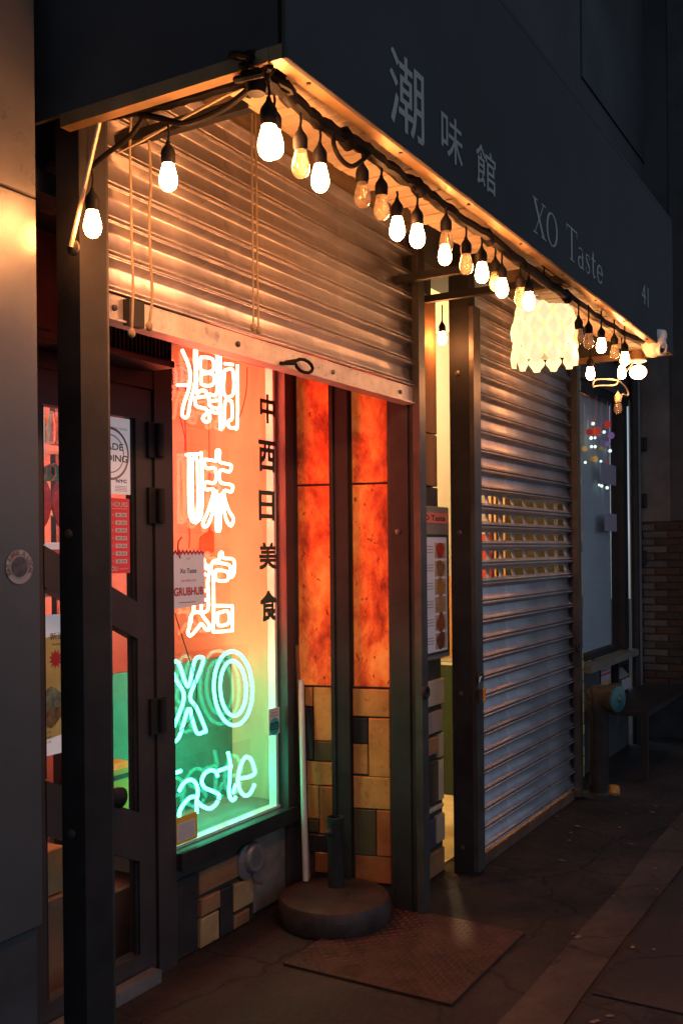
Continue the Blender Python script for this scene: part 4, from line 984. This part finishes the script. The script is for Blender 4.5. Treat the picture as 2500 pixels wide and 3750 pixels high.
part('washer', MB().lathe(b2+Vector((.012,0,0)), (-1,0,0), [(.019,0),(.019,.006),(.007,.009),(0,.010)], 14), rail, rd)

# ------------------------------------------------------------------ things seen behind the clad wall / in the door
q = rect(FY(2.2), d(70,780), d(141,528)); ZH = FY(2.2)
z0, z1 = onY(d(110,782),2.2).z, onY(d(110,528),2.2).z; xr = onY(d(136,650),2.2).x
t = root('wall_cabinet', 'dark red brown wall box glimpsed between the clad wall and the black post', 'box', (xr-.15, 2.25, z0))
part('case', MB().tilebox(ZH, xr-.4, xr, z0, z1, -.2, 0, .006), mat('red_brown_box', (.20,.055,.035), .45, var=.2), t)
part('door', MB().tilebox(ZH, xr-.37, xr-.035, z0+.03, z1-.03, .0005, .008, .004), mat('red_brown_door', (.24,.07,.045), .42, var=.2), t)
c = onX(d(120,430), 1.95)
pm_ = MB(); rows_ = [(.012,.07),(.022,.05),(.028,.02),(.02,-.01),(.03,-.05),(.036,-.065)]
pm_.lathe(c, (.15,.1,1), [(r, h) for r, h in rows_], 7); pm_.sm = False
single('plastic_bag', pm_, mat('shiny_bag', (.45,.30,.20), .15, .3, var=.4, scale=20), 'small crumpled shiny plastic bag tied behind the black post', 'bag')
# inside the door
FI = FY(2.95)
def inbox(bl_, tr_, y): return rect(FY(y), bl_, tr_)
q = inbox(L1(290,1110), L1(385,690), 2.60)
sheet_sign('shelf_notice', 'white paper notice with violet print inside the door glass', 'notice', FY(2.60), q, 0, lit_paper,
           lambda s,w_,z,h,n: [('lettering', text(text(MB(), FY(2.60), 'OPEN', s+w_*.3, s+w_*.9, z+h*.12, z+h*.17, n), FY(2.60), 'DAILY', s+w_*.3, s+w_*.95, z+h*.04, z+h*.09, n), mat('violet_ink', (.25,.12,.40), .6))])
q = inbox(L1(370,980), L1(440,755), 3.0); t = root('snack_packet', 'yellow snack packet on the shelf behind the door glass', 'packet', (sum(q[:2])/2, 3.0, q[2]))
part('pouch', MB().tilebox(FY(3.0), q[0], q[1], q[2], q[3], -.04, 0, .012), mat('yellow_pack', (.75,.42,.03), .4, var=.2), t)
part('print', disc(Vector(((q[0]+q[1])/2, 0, (q[2]+q[3])/2)), 2.9985, 0, (q[1]-q[0])*.3), white_pl, t)
q = inbox(L1(425,1000), L1(560,740), 2.95); t = root('glass_bottle_row', 'clump of clear wrapped packets hanging behind the door glass', 'packets', (sum(q[:2])/2, 2.95, q[2]))
for i in range(5):
    x = q[0]+(q[1]-q[0])*(i+.5)/5
    part('wrapper', MB().lathe((x, 2.95+.012*(i%2), q[2]), (0.02*(2-i),0,1), [(.012,0),(.019,.01),(.016,(q[3]-q[2])*.6),(.008,(q[3]-q[2])),(0,(q[3]-q[2])+.003)], 8), mat('clear_wrap_%d' % (i%2), ((.75,.55,.42),(.70,.70,.40))[i%2], .12, .2, var=.4, scale=30), t)
t = root('shelf', 'narrow shelf with pale edge seen through the left part of the door', 'shelf', (2.7, 3.15, 1.3))
zsh = [onY(L1(430,1000), 2.95).z-.012, onY(L1(430,1575), 2.95).z]
for z in zsh: part('board', MB().box(2.2, 3.15, 2.90, 3.30, z-.02, z), white_pl, t)
part('upright', MB().box(2.84, 2.87, 3.0, 3.03, .3, 2.3), rail, t)
# two lucky radish ornaments, red with green leaves
for k, (x, lab) in enumerate(((330, 'red and green paper ornament, partly hidden by the clad wall, inside the door'), (505, 'red and green paper ornament, beside the black post, inside the door'))):
    Fo = FY(2.56); cc = onY(L1(x+25, 1460), 2.56)
    t = root('lucky_ornament', lab, 'ornament', (cc.x, 2.56, cc.z-.07), 'lucky ornaments inside the door')
    rx, rz = .045, .085
    part('body', MB().prism(Fo, [(cc.x+rx*math.cos(a)*(1-.2*math.sin(a)*-1 if math.sin(a)<0 else 1), cc.z-.02+rz*math.sin(a)) for a in [i*math.pi/10 for i in range(20)]], -.004, .004), mat('ornament_red', (.45,.03,.015), .25, var=.5, scale=25), t)
    for sx in (-1, 1):
        lf = [(0,0),(sx*.018,.028),(sx*.012,.05),(sx*.035,.062),(sx*.055,.052),(sx*.058,.028),(sx*.04,.004)]
        part('leaf', MB().prism(Fo, [(cc.x+a, cc.z+.052+b_) for a, b_ in (lf if sx > 0 else lf[::-1])], -.002, .006), mat('ornament_green', (.03,.26,.18), .4, var=.2), t)
        part('leaf_edge', MB().tube([Fo.pt(cc.x+a, cc.z+.052+b_, .008) for a, b_ in lf], .003, 6), mat('ornament_orange', (.60,.14,.02), .4), t)
# product poster on a bag in the middle pane
Fp = FY(2.52)
q = inbox(L2(300,1600), L2(570,345), 2.52)
def bagp(s, w_, z, h, n):
    o = []
    o.append(('yellow_field', MB().flat(Fp, [(s,z+h*.1),(s+w_,z+h*.14),(s+w_,z+h*.86),(s,z+h*.83)], n), mat('bag_yellow', (.62,.50,.16), .5, var=.25, scale=6, es=.05)))
    pts = []
    c = (s+w_*.66, z+h*.68)
    for i in range(22):
        rr_ = w_*(.22 if i % 2 == 0 else .13); a = i*math.pi/11; pts.append((c[0]+rr_*math.cos(a), c[1]+rr_*math.sin(a)*1.1))
    o.append(('starburst', MB().flat(Fp, pts, n+.001), redink))
    o.append(('bowl_print', MB().flat(Fp, [(s+w_*(.5+.48*math.cos(a)), z+h*(.34+.13*math.sin(a)+.02*math.sin(5*a))) for a in [i*math.pi/12 for i in range(24)]], n+.001), mat('noodle_print', (.22,.16,.07), .6, var=.7, scale=30)))
    o.append(('garnish_print', MB().flat(Fp, [(s+w_*(.55+.32*math.cos(a)), z+h*(.40+.07*math.sin(a)+.012*math.cos(4*a))) for a in [i*math.pi/12 for i in range(24)]], n+.002), mat('garnish', (.20,.28,.20), .6, var=.5, scale=40)))
    tx = MB(); text(tx, Fp, '新派', s+w_*.48, s+w_*.95, z+h*.82, z+h*.87, n+.001, .01); text(tx, Fp, 'Sizzling', s+w_*.55, s+w_*.98, z+h*.775, z+h*.795, n+.001)
    for i in range(4): text(tx, Fp, '中西日美', s+w_*.2, s+w_*.5, z+h*(.09+.035*i), z+h*(.105+.035*i), n+.001)
    o.append(('lettering', tx, mat('brown_ink', (.20,.09,.02), .6)))
    return o
sheet_sign('product_poster', 'yellow food product poster with a red starburst inside the door', 'poster', Fp, q, 0, lit_paper, bagp)
q = inbox(L2(300,210), L2(560,20), 2.52)
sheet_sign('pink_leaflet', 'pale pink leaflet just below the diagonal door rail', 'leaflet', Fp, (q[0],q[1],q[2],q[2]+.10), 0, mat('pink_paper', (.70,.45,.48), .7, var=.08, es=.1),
           lambda s,w_,z,h,n: [('lettering', text(MB(), Fp, 'SPECIAL', s+w_*.02, s+w_*.4, z+h*.6, z+h*.8, n), ink)])
q = inbox(L1(320,2030), L1(548,1850), 2.56)
sheet_sign('price_board', 'white framed board with red print above the diagonal door rail', 'board', FY(2.56), (q[0],q[1],q[2]-.05,q[3]), 0, lit_paper,
           lambda s,w_,z,h,n: [('print_field', MB().fbox(FY(2.56), s+w_*.08, s+w_*.92, z+h*.05, z+h*.80, n, n+.0004), mat('pink_print', (.66,.20,.16), .6, var=.5, scale=20))])
# boxes added to stand for the lit sidewalk reflected in the lower door pane
for k, (x, y, z, wd, hg, c, lab) in enumerate(((2.38,2.62,.0,.36,.34,(.30,.16,.09),'brown box for the reflected sidewalk, stacked lowest behind the lower door pane'), (2.36,2.64,.345,.32,.16,(.42,.24,.13),'tan box for the reflected sidewalk, on top of the brown box behind the lower door pane'),
                                               (2.90,2.62,.0,.30,.27,(.20,.13,.10),'dark brown box for the reflected sidewalk, beside the stacked boxes behind the door'))):
    t = root('carton', lab, 'carton', (x, y+.1, z)); F_ = FY(y)
    part('box', MB().tilebox(F_, x-wd/2, x+wd/2, z, z+hg, -.2, 0, .004), mat('carton_%d' % k, c, .7, var=.2), t)
    part('tape', MB().fbox(F_, x-.025, x+.025, z+.005, z+hg-.005, .0004, .001), mat('carton_tape', (.40,.28,.15), .3), t)
# yellow bag with black print, right part of the middle pane
q = inbox(L2(975,1900), L2(1045,1640), 2.70); t = root('rice_bag', 'yellow bag with a black band behind the right edge of the door glass', 'bag', (q[0]+.1, 2.7, q[2]-.15))
part('sack', MB().tilebox(FY(2.7), q[0]-.12, q[1]+.06, q[2]-.15, q[3], -.1, 0, .02), mat('bag_yellow_sack', (.60,.40,.03), .5, var=.2), t)
part('band', MB().fbox(FY(2.7), q[0]-.11, q[1]+.05, q[2]+(q[3]-q[2])*.45, q[2]+(q[3]-q[2])*.62, .0005, .0015), ink, t)
# display items behind the neon
for k, (bl_, tr_, y, c, lab, nm) in enumerate(((N2(180,2130), N2(540,1500), 3.0, (.14,.22,.18), 'grey green storage box standing behind the lowest neon letters', 'storage_box'),
                                           (N2(560,1500), N2(830,1010), 3.05, (.10,.22,.16), 'dark green box standing behind the lower neon letters', 'storage_box'),
                                           (N1(430,1960), N1(600,1740), 2.9, (.55,.16,.08), 'red brown ornament hanging between the second and third neon characters', 'display_ornament'))):
    q = inbox(bl_, tr_, y); t = root(nm, lab, 'box' if nm == 'storage_box' else 'ornament', (sum(q[:2])/2, y+.06, q[2] if k == 2 else .405))
    if k < 2:
        part('body', MB().tilebox(FY(y), q[0], min(q[1], 3.70), .406, q[3], -.1, 0, .006), mat('store_%d' % k, c, .5, var=.2, scale=5), t)
        part('lid', MB().tilebox(FY(y), q[0]-.006, min(q[1], 3.70)+.006, q[3]+.001, q[3]+.025, -.106, .006, .004), mat('store_lid_%d' % k, tuple(x*.8 for x in c), .5), t)
    else:
        part('body', MB().prism(FY(y), [(q[0],q[2]),(q[1],q[2]+.02),(q[1]-.02,q[3]-.03),((q[0]+q[1])/2,q[3]),(q[0]+.01,q[3]-.04)], -.01, 0), mat('store_2', c, .5), t)
        part('string', MB().tube([((q[0]+q[1])/2, y, q[3]), ((q[0]+q[1])/2, y, 2.55)], .0015, 5), rubber, t)

for k, (bl_, tr_, y, c, lab, nm, ct) in enumerate(((N1(170,1050), N1(560,780), 3.36, (.62,.30,.28), 'pink paper poster on the back wall between the upper two neon characters', 'wall_poster', 'poster'),
        (N2(770,285), N2(860,115), 3.38, (.60,.10,.06), 'small red calendar on the back wall right of the third neon character', 'wall_calendar', 'calendar'),
        (N1(250,1420), N1(300,1110), 3.2, (.62,.36,.12), 'tall amber bottle standing left of the second neon character', 'tall_bottle', 'bottle'),
        (N1(165,1600), N1(235,1270), 3.2, (.70,.50,.20), 'pale yellow bottle standing by the door side of the second neon character', 'tall_bottle', 'bottle'))):
    q = inbox(bl_, tr_, y); t = root(nm, lab, ct, ((q[0]+q[1])/2, y, q[2]))
    if ct == 'bottle':
        w_ = max(.03, (q[1]-q[0])/2); h = q[3]-q[2]
        part('body', MB().lathe(((q[0]+q[1])/2, y, q[2]), (0,0,1), [(w_*.9,0),(w_,.01),(w_,h*.6),(w_*.4,h*.78),(w_*.35,h*.95)], 16), mat('bottle_%d' % k, c, .2, var=.2), t)
        part('cap', MB().lathe(((q[0]+q[1])/2, y, q[2]+h*.951), (0,0,1), [(w_*.45,0),(w_*.45,h*.05)], 14), redpap, t)
    else:
        F_ = FY(y); part('paper', MB().fbox(F_, q[0], q[1], q[2], q[3], -.004, 0), mat('poster_%d' % k, c, .6, var=.25, scale=8), t)
        part('print_field', MB().fbox(F_, q[0]+(q[1]-q[0])*.12, q[1]-(q[1]-q[0])*.12, q[2]+(q[3]-q[2])*.5, q[3]-(q[3]-q[2])*.1, .0004, .0010), mat('poster_print_%d' % k, tuple(min(1, x*1.35) for x in c), .6, var=.5, scale=18), t)
for k, (pp, lab) in enumerate((([(255,760),(280,860),(300,960),(300,1060)], 'thin cable hanging between the first and second neon characters, left strand'), ([(300,790),(305,900),(308,1080)], 'thin cable hanging between the first and second neon characters, right strand'),
                               ([(835,340),(830,520),(800,680),(765,780)], 'thin cable curving down right of the topmost neon character'), ([(330,1640),(340,1780),(335,1900)], 'thin cable hanging below the second neon character'))):
    single('wire', MB().tube(smooth([onY(N1(*p), YN+.06) for p in pp]), .0028, 6), mat('red_wire', (.30,.05,.03), .5), lab, 'wire')
tb_ = root('neon_transformer', 'small dark transformer box at the top of the neon window', 'transformer', (3.25, YN+.12, 2.24))
part('case', MB().tilebox(FY(YN+.08), 3.15, 3.35, 2.24, 2.33, -.08, 0, .005), darkc, tb_)
# things in the room behind the closed shutter
for bl_, tr_, x, c, lab, nm, ct in (
      (d(1084,1305), d(1123,1218), 4.965, (.60,.05,.03), 'red box seen through the lower slots of the closed shutter', 'red_box', 'box'),
      (d(1000,1880), d(1046,1520), 4.94, (.022,.055,.04), 'dark green cabinet seen through the gap beside the tiled pillar', 'green_cabinet', 'cabinet'),
      (d(1198,1345), d(1251,1110), 7.05, (.80,.34,.06), 'orange cupboard seen through the middle slots of the closed shutter', 'orange_cupboard', 'cupboard'),
      (d(1124,1345), d(1196,1110), 7.0, (.30,.15,.07), 'brown slatted wood screen seen through the shutter slots', 'wood_screen', 'screen'),
      (d(1253,1345), d(1275,1110), 7.02, (.32,.34,.31), 'grey metal cabinet seen through the last shutter slots', 'metal_cabinet', 'cabinet')):
    F_ = FX(x); q = rect(F_, bl_, tr_); t = root(nm, lab, ct, F_.pt((q[0]+q[1])/2, 0, -.03)); hi = q[3] if nm in ('red_box','green_cabinet') else q[3]+.25
    lo_ = 1.05 if nm == 'red_box' else max(.2, q[2]) if nm == 'green_cabinet' else 0
    m = mat(nm+'_paint', c, .5, var=.15)
    if nm == 'wood_screen':
        for i in range(7):
            a_ = q[0]+(q[1]-q[0])*i/7; part('plank', MB().tilebox(F_, a_, a_+(q[1]-q[0])/7-.02, lo_, hi, -.03, 0, .004), m, t)
        part('frame', MB().fbox(F_, q[0], q[1], 0, hi, -.06, -.031), black, t)
    else:
        part('body', MB().tilebox(F_, q[0], q[1], lo_, hi, -.03 if nm == 'red_box' else -.14, 0, .006), m, t)
        if nm in ('orange_cupboard','metal_cabinet'):
            part('door', MB().tilebox(F_, q[0]+.02, (q[0]+q[1])/2-.006, .1, hi-.03, .001, .012, .005), m, t); part('door', MB().tilebox(F_, (q[0]+q[1])/2+.006, q[1]-.02, .1, hi-.03, .001, .012, .005), m, t)
        else: part('trim', MB().fbox(F_, q[0], q[1], hi-.02, hi-.005, .001, .006), white_pl, t)

# ------------------------------------------------------------------ neighbour on the right
nb = root('brick_building', 'dark painted brick building with a curtained window at the far end', 'building', (7.2, 2.2, 0))
YR = 1.95; FR_ = FY(YR)
xp0, xp1 = onY(d(1313,1400), YR).x, onY(d(1338,1400), YR).x
part('pillar_core', MB().box(6.0, xp1-.012, YR+.012, 2.3, 0, 2.95), grout, nb)
bm_ = [mat('yellow_brick_%d' % i, c, .5, var=.25, scale=14, bump=.15) for i, c in enumerate(((.58,.40,.14),(.50,.34,.12),(.44,.38,.22),(.20,.17,.14)))]
z = .01; rI = 0; hB = .072
while z < 2.93:
    x = 6.0 - (.09 if rI % 2 else 0)
    while x < xp1:
        a, c = max(x, 6.0), min(x+.2, xp1)
        if c-a > .03:
            part('brick', MB().tilebox(FR_, a+.003, c-.003, z+.003, z+hB-.003, -.012, R.uniform(-.001,.004), .004), bm_[R.choice((0,0,1,1,2,2,3)) if z < 1.9 else R.choice((0,1))], nb)
        x += .2
    z += hB; rI += 1
# window
xw0, xw1 = xp1+.01, onY(d(1421,1300), 2.02).x
zsl = onY(R2(1000,590), 2.0).z; zt2 = 2.72
wn = part('window', MB().box(xw0-.008, xw0+.03, 2.0, 2.09, zsl, zt2).box(xw1-.04, xw1+.08, 1.97, 2.07, zsl, zt2).box(xw0+.03, xw1-.04, 2.0, 2.07, zt2-.06, zt2).box(xw0+.03, xw1-.04, 2.0, 2.07, zsl, zsl+.04), black, nb)
part('pane', MB().box(xw0+.03, xw1-.04, 2.008, 2.011, zsl+.04, zt2-.06), pane_g, wn)
part('curtain', MB().box(xw0+.031, xw1-.041, 2.076, 2.082, zsl+.041, zt2-.061), mat('grey_blue_curtain', (.50,.62,.72), .8, var=.12, scale=1.5), wn)
part('sill', MB().box(xw0-.008, xw1+.1, 1.90, 1.998, zsl-.05, zsl-.003), mat('stone_sill', (.16,.15,.12), .6, var=.2), wn)
part('lower_wall', MB().box(xw0-.01, xw1+.1, 1.985, 2.2, 0, zsl-.053), darkc, nb)
part('upper_wall', MB().box(xp1-.01, 8.25, 1.99, 2.2, zt2+.002, 3.27), upper, nb)
for k, (bl_, tr_, lab) in enumerate(((R1(978,1310), R1(1085,1190), 'pale violet paper taped high on the far window'), (R1(1005,1655), R1(1090,1535), 'pale violet paper taped low on the far window'))):
    q = rect(FY(2.006), bl_, tr_)
    sheet_sign('taped_paper', lab, 'paper', FY(2.006), q, .0, mat('violet_paper', (.30,.29,.40), .7, var=.1), lambda s,w_,z,h,n: [('small_print', MB().fbox(FY(2.006), s+w_*.2, s+w_*.8, z+h*.6, z+h*.66, n-.0005, n).fbox(FY(2.006), s+w_*.2, s+w_*.7, z+h*.45, z+h*.49, n-.0005, n), greyink)])
# glowing balls and dots added to stand for lights reflected in the window
refl_balls = [((1025,890),.030,'r',.9),((895,945),.026,'r',.7),((945,940),.034,'r',1.1),((1050,970),.030,'v',.6),((1027,1030),.022,'v',.6),((862,1065),.022,'y',.9),((935,1138),.024,'y',1.0),((915,1140),.016,'y',.6),((980,1062),.018,'y',.5),((1028,1172),.014,'r',.6),((988,995),.022,'v',.3)]
cmap = {'r': (1,.06,.035), 'v': (.55,.35,.9), 'y': (1,.55,.12)}; cnm = {'r':'red','v':'violet','y':'amber'}
refl_balls.sort(key=lambda t: t[0][1]); ORD = ['topmost','second from the top','third from the top','fourth from the top','fifth from the top','sixth from the top','seventh from the top','eighth from the top','ninth from the top','tenth from the top','eleventh from the top','twelfth from the top','thirteenth from the top','third from the bottom','second from the bottom','lowest']; seen = {}
for i, (p_, r_, c, s_) in enumerate(refl_balls):
    v = onY(R1(*p_), 2.043)
    o = single('reflection_ball', MB().ball(v, min(r_*.9, .03), 14).tube([v+Vector((0,0,r_)), v+Vector((0,0,r_+.3))], .0012, 4), lamp('glow_%s_%d' % (c, i), cmap[c], s_*.55), 'small glowing %s ball for a light reflected in the far window, %s of the %s balls' % (cnm[c], ORD[seen.setdefault(c, 0)], cnm[c]), 'ornament', 'glowing %s balls in the far window' % cnm[c]); seen[c] += 1
fl = [(858,455),(857,487),(868,515),(920,885),(907,988),(935,986),(1000,945),(910,1050),(936,1050),(1043,1080),(865,1163),(977,1155),(983,1332),(1022,1345),(965,1325),(1015,1215)]
fl.sort(key=lambda t: t[1])
for i, p_ in enumerate(fl):
    v = onY(R1(*p_), 2.04)
    single('reflection_dot', MB().ball(v, R.uniform(.009,.014), 8), lamp('reflection_white', (.80,1,.92), 2.2), 'tiny white glowing dot for a light reflected in the far window, %s of the white lights' % ORD[i], 'fairy light', 'reflection dots in the far window')
# pipes and frame on the right of the window
dn = root('drain_pipe', 'dark vertical drain pipe between the far window and the white bricks', 'pipe', (8.0, 2.0, 0))
part('pipe', MB().tube([(xw1+.16,1.94,0),(xw1+.16,1.94,3.2)], .035, 12), black, dn)
part('conduit', MB().tube([(xw1+.26,1.93,0),(xw1+.26,1.93,3.2)], .022, 10), mat('conduit', (.10,.10,.11), .45), dn)
# return wall of bricks facing the camera
XR = 8.2; FB = FX(XR)                       # s = -y
yL, yM, yR = 2.06, onX(R1(1385,1700), XR).y, .9
part('return_core', MB().box(XR+.013, XR+.4, yR, yL, 0, 9.0), grout, nb)
def ypx(x): return onX(R1(x,1500), XR).y
zpl0 = onX(R1(1300,1590), XR).z
part('plaster', MB().tilebox(FB, -yL, -onX(R1(1480,1500),XR).y, zpl0, 4.2, -.012, .004, .004), mat('grey_plaster', (.13,.13,.135), .8, var=.35, scale=3, bump=.4, bscale=25), nb)
part('dark_cladding', MB().tilebox(FB, -onX(R1(1482,1500),XR).y, -yR, zpl0+.002, 9.0, -.012, .010, .004), mat('dark_cladding', (.055,.056,.062), .7, var=.3), nb)
part('upper_plaster', MB().tilebox(FB, -yL, -onX(R1(1480,1500),XR).y, 4.204, 9.0, -.012, .006, .004), upper, nb)
wbm = [mat('grey_brick_%d' % i, c, .75, var=.3, scale=10, bump=.3) for i, c in enumerate(((.085,.09,.09),(.07,.075,.08),(.095,.095,.09)))]
rbm = [mat('red_brick_%d' % i, c, .75, var=.3, scale=10, bump=.3) for i, c in enumerate(((.045,.028,.023),(.038,.026,.023),(.060,.034,.022),(.034,.029,.028)))]
hB, lB = .060, .20; z = .0; rI = 0
zlow = onX(QQ(1000,650), XR).z
while z < zpl0-.02:
    s_ = -yL - (lB/2 if rI % 2 else 0)
    while s_ < -yR:
        a, c = max(s_, -yL), min(s_+lB, -yR)
        if c-a > .02 and z > zlow-.3:
            white = (a+c)/2 < -yM and z > zlow-.1
            part('brick', MB().tilebox(FB, a+.005, c-.005, z+.005, min(z+hB, zpl0)-.005, -.012, R.uniform(-.003,.006), .005), R.choice(wbm if white else rbm), nb)
        s_ += lB
    z += hB; rI += 1
part('base_wall', MB().tilebox(FB, -yL, -yR, 0, zlow-.31, -.012, .002), darkc, nb)
for ya, yb in ((985,1085),(1388,1490),(1795,1895)):
    q = rect(FB, R1(1212,yb), R1(1308,ya)); part('wall_bracket', MB().tilebox(FB, q[0], q[1], q[2], q[3], .004, .05, .006), black, nb)

# ------------------------------------------------------------------ fire connection, signs, louvre, bench
v = onZ(R2(967,1600), 0); 
sp = root('standpipe', 'black fire connection standpipe with two teal capped outlets on the sidewalk', 'standpipe', (v.x, v.y, 0))
pole_r = .060; zh = .66
part('pole', MB().lathe((v.x,v.y,0), (0,0,1), [(.125,0),(.125,.012),(.07,.02),(pole_r,.03),(pole_r,.52),(.075,.54),(.075,.60),(.05,.68)], 20), mat('black_enamel', (.035,.035,.038), .22, var=.3, bump=.1), sp)
for k, (off, ang) in enumerate(((-.02, -.9), (.05, -.35))):
    ax = Vector((math.sin(ang)*.6+.15, -1, 0)).normalized() if k == 0 else Vector((.75,-.75,0)).normalized()
    o = Vector((v.x, v.y, zh-.04))
    part('outlet', MB().lathe(o - ax*.06, ax, [(.05,0),(.072,.02),(.072,.15),(.082,.155),(.082,.19),(.06,.195)], 20), mat('brown_enamel', (.06,.05,.04), .35, var=.4, bump=.2), sp)
    part('cap', MB().lathe(o + ax*.128, ax, [(.080,0),(.080,.014),(.066,.022),(.02,.024),(.016,.034),(0,.035)], 20), mat('teal_paint', (.03,.13,.15), .4, var=.35, scale=12), sp)
part('yellow_cap', MB().lathe((v.x+.10,v.y-.06,0), (0,0,1), [(.04,0),(.04,.04),(.03,.055),(0,.058)], 14), mat('yellow_paint', (.45,.22,.03), .5, var=.4, scale=20), sp)
FSg = FY(1.982)
q = rect(FSg, QQ(435,945), QQ(535,665))
def spr(s, w_, z, h, n):
    a = MB().fbox(FSg, s+w_*.03, s+w_*.97, z+h*.86, z+h*.97, n, n+.0004).fbox(FSg, s+w_*.03, s+w_*.97, z+h*.52, z+h*.62, n, n+.0004)
    t1 = MB(); text(t1, FSg, 'SPRINKLER', s+w_*.06, s+w_*.94, z+h*.70, z+h*.80, n+.0004, .02)
    return [('red_band', a, redpap), ('lettering', t1, redink)]
sheet_sign('sprinkler_sign', 'red and white sprinkler sign on the dark wall above the standpipe', 'sign', FSg, q, .004, mat('sign_violet_white', (.42,.38,.46), .5, var=.08), spr)
q2 = rect(FSg, QQ(405,950), QQ(530,800))
fm = MB(); 
for k in range(5):
    x = q2[0]+(q2[1]-q2[0])*(k+.5)/5; hf = (q2[3]-q2[2])*(.55+.4*((k*37)%5)/5)
    fm.prism(FSg, [(x-.03,q2[2]),(x+.03,q2[2]),(x+.024,q2[2]+hf*.5),(x+.006,q2[2]+hf),(x-.012,q2[2]+hf*.6)], .0035+.0004*k, .0050+.0004*k)
single('flame_decal', fm, mat('flame_orange', (.75,.26,.02), .5, var=.5, scale=30), 'orange flame decal on the dark wall behind the standpipe', 'decal')
q = rect(FSg, QQ(555,960), QQ(668,610)); t = root('wall_louvre', 'grey metal louvre vent with slanted blades beside the sprinkler sign', 'vent', (sum(q[:2])/2, 1.96, q[2]))
part('frame', MB().fbox(FSg, q[0], q[1], q[3]-.04, q[3], 0.001, .05).fbox(FSg, q[0], q[0]+.02, q[2], q[3]-.041, .001, .05).fbox(FSg, q[1]-.02, q[1], q[2], q[3]-.041, .001, .05), black, t)
for i in range(4):
    z = q[3]-.10-i*(q[3]-q[2]-.08)/4
    part('blade', MB().add([FSg.pt(a, zz, nn) for a in (q[0]+.021, q[1]-.021) for zz, nn in ((z+.03,.002),(z-.03,.055),(z-.034,.053),(z+.026,.001))], [(0,1,5,4),(1,2,6,5),(2,3,7,6),(3,0,4,7),(0,3,2,1),(4,5,6,7)]), mat('grey_blade', (.22,.22,.21), .45, var=.2), t)
q = rect(FY(1.9), QQ(663,975), QQ(757,815))
sheet_sign('white_notice', 'small tilted white notice on the dark wall beyond the louvre', 'notice', FY(1.9), q, .0, mat('notice_white', (.36,.36,.43), .6, var=.08),
           lambda s,w_,z,h,n: [('small_print', MB().fbox(FY(1.9), s+w_*.2, s+w_*.75, z+h*.6, z+h*.85, n-.0003, n).fbox(FY(1.9), s+w_*.15, s+w_*.85, z+h*.38, z+h*.48, n-.0003, n).fbox(FY(1.9), s+w_*.15, s+w_*.85, z+h*.2, z+h*.3, n-.0003, n), greyink)])
bn = root('slatted_table', 'low black metal table with a finely slatted top beside the standpipe', 'table', (7.3, 1.75, 0))
bx0, bx1, by0, by1, bz = 6.62, 8.10, 1.56, 1.93, .455
part('frame', MB().box(bx0,bx1,by0,by0+.025,bz-.03,bz).box(bx0,bx1,by1-.025,by1,bz-.03,bz).box(bx0,bx0+.025,by0+.026,by1-.026,bz-.03,bz).box(bx1-.025,bx1,by0+.026,by1-.026,bz-.03,bz), black, bn)
for i in range(36):
    x = bx0+.035+i*.0395
    part('slat', MB().box(x, x+.024, by0+.027, by1-.027, bz-.012, bz-.001), black, bn)
for x, y in ((bx0,by0),(bx1-.04,by0),(bx0,by1-.04),(bx1-.04,by1-.04)):
    part('leg', MB().box(x, x+.04, y, y+.04, 0, bz-.031), black, bn)
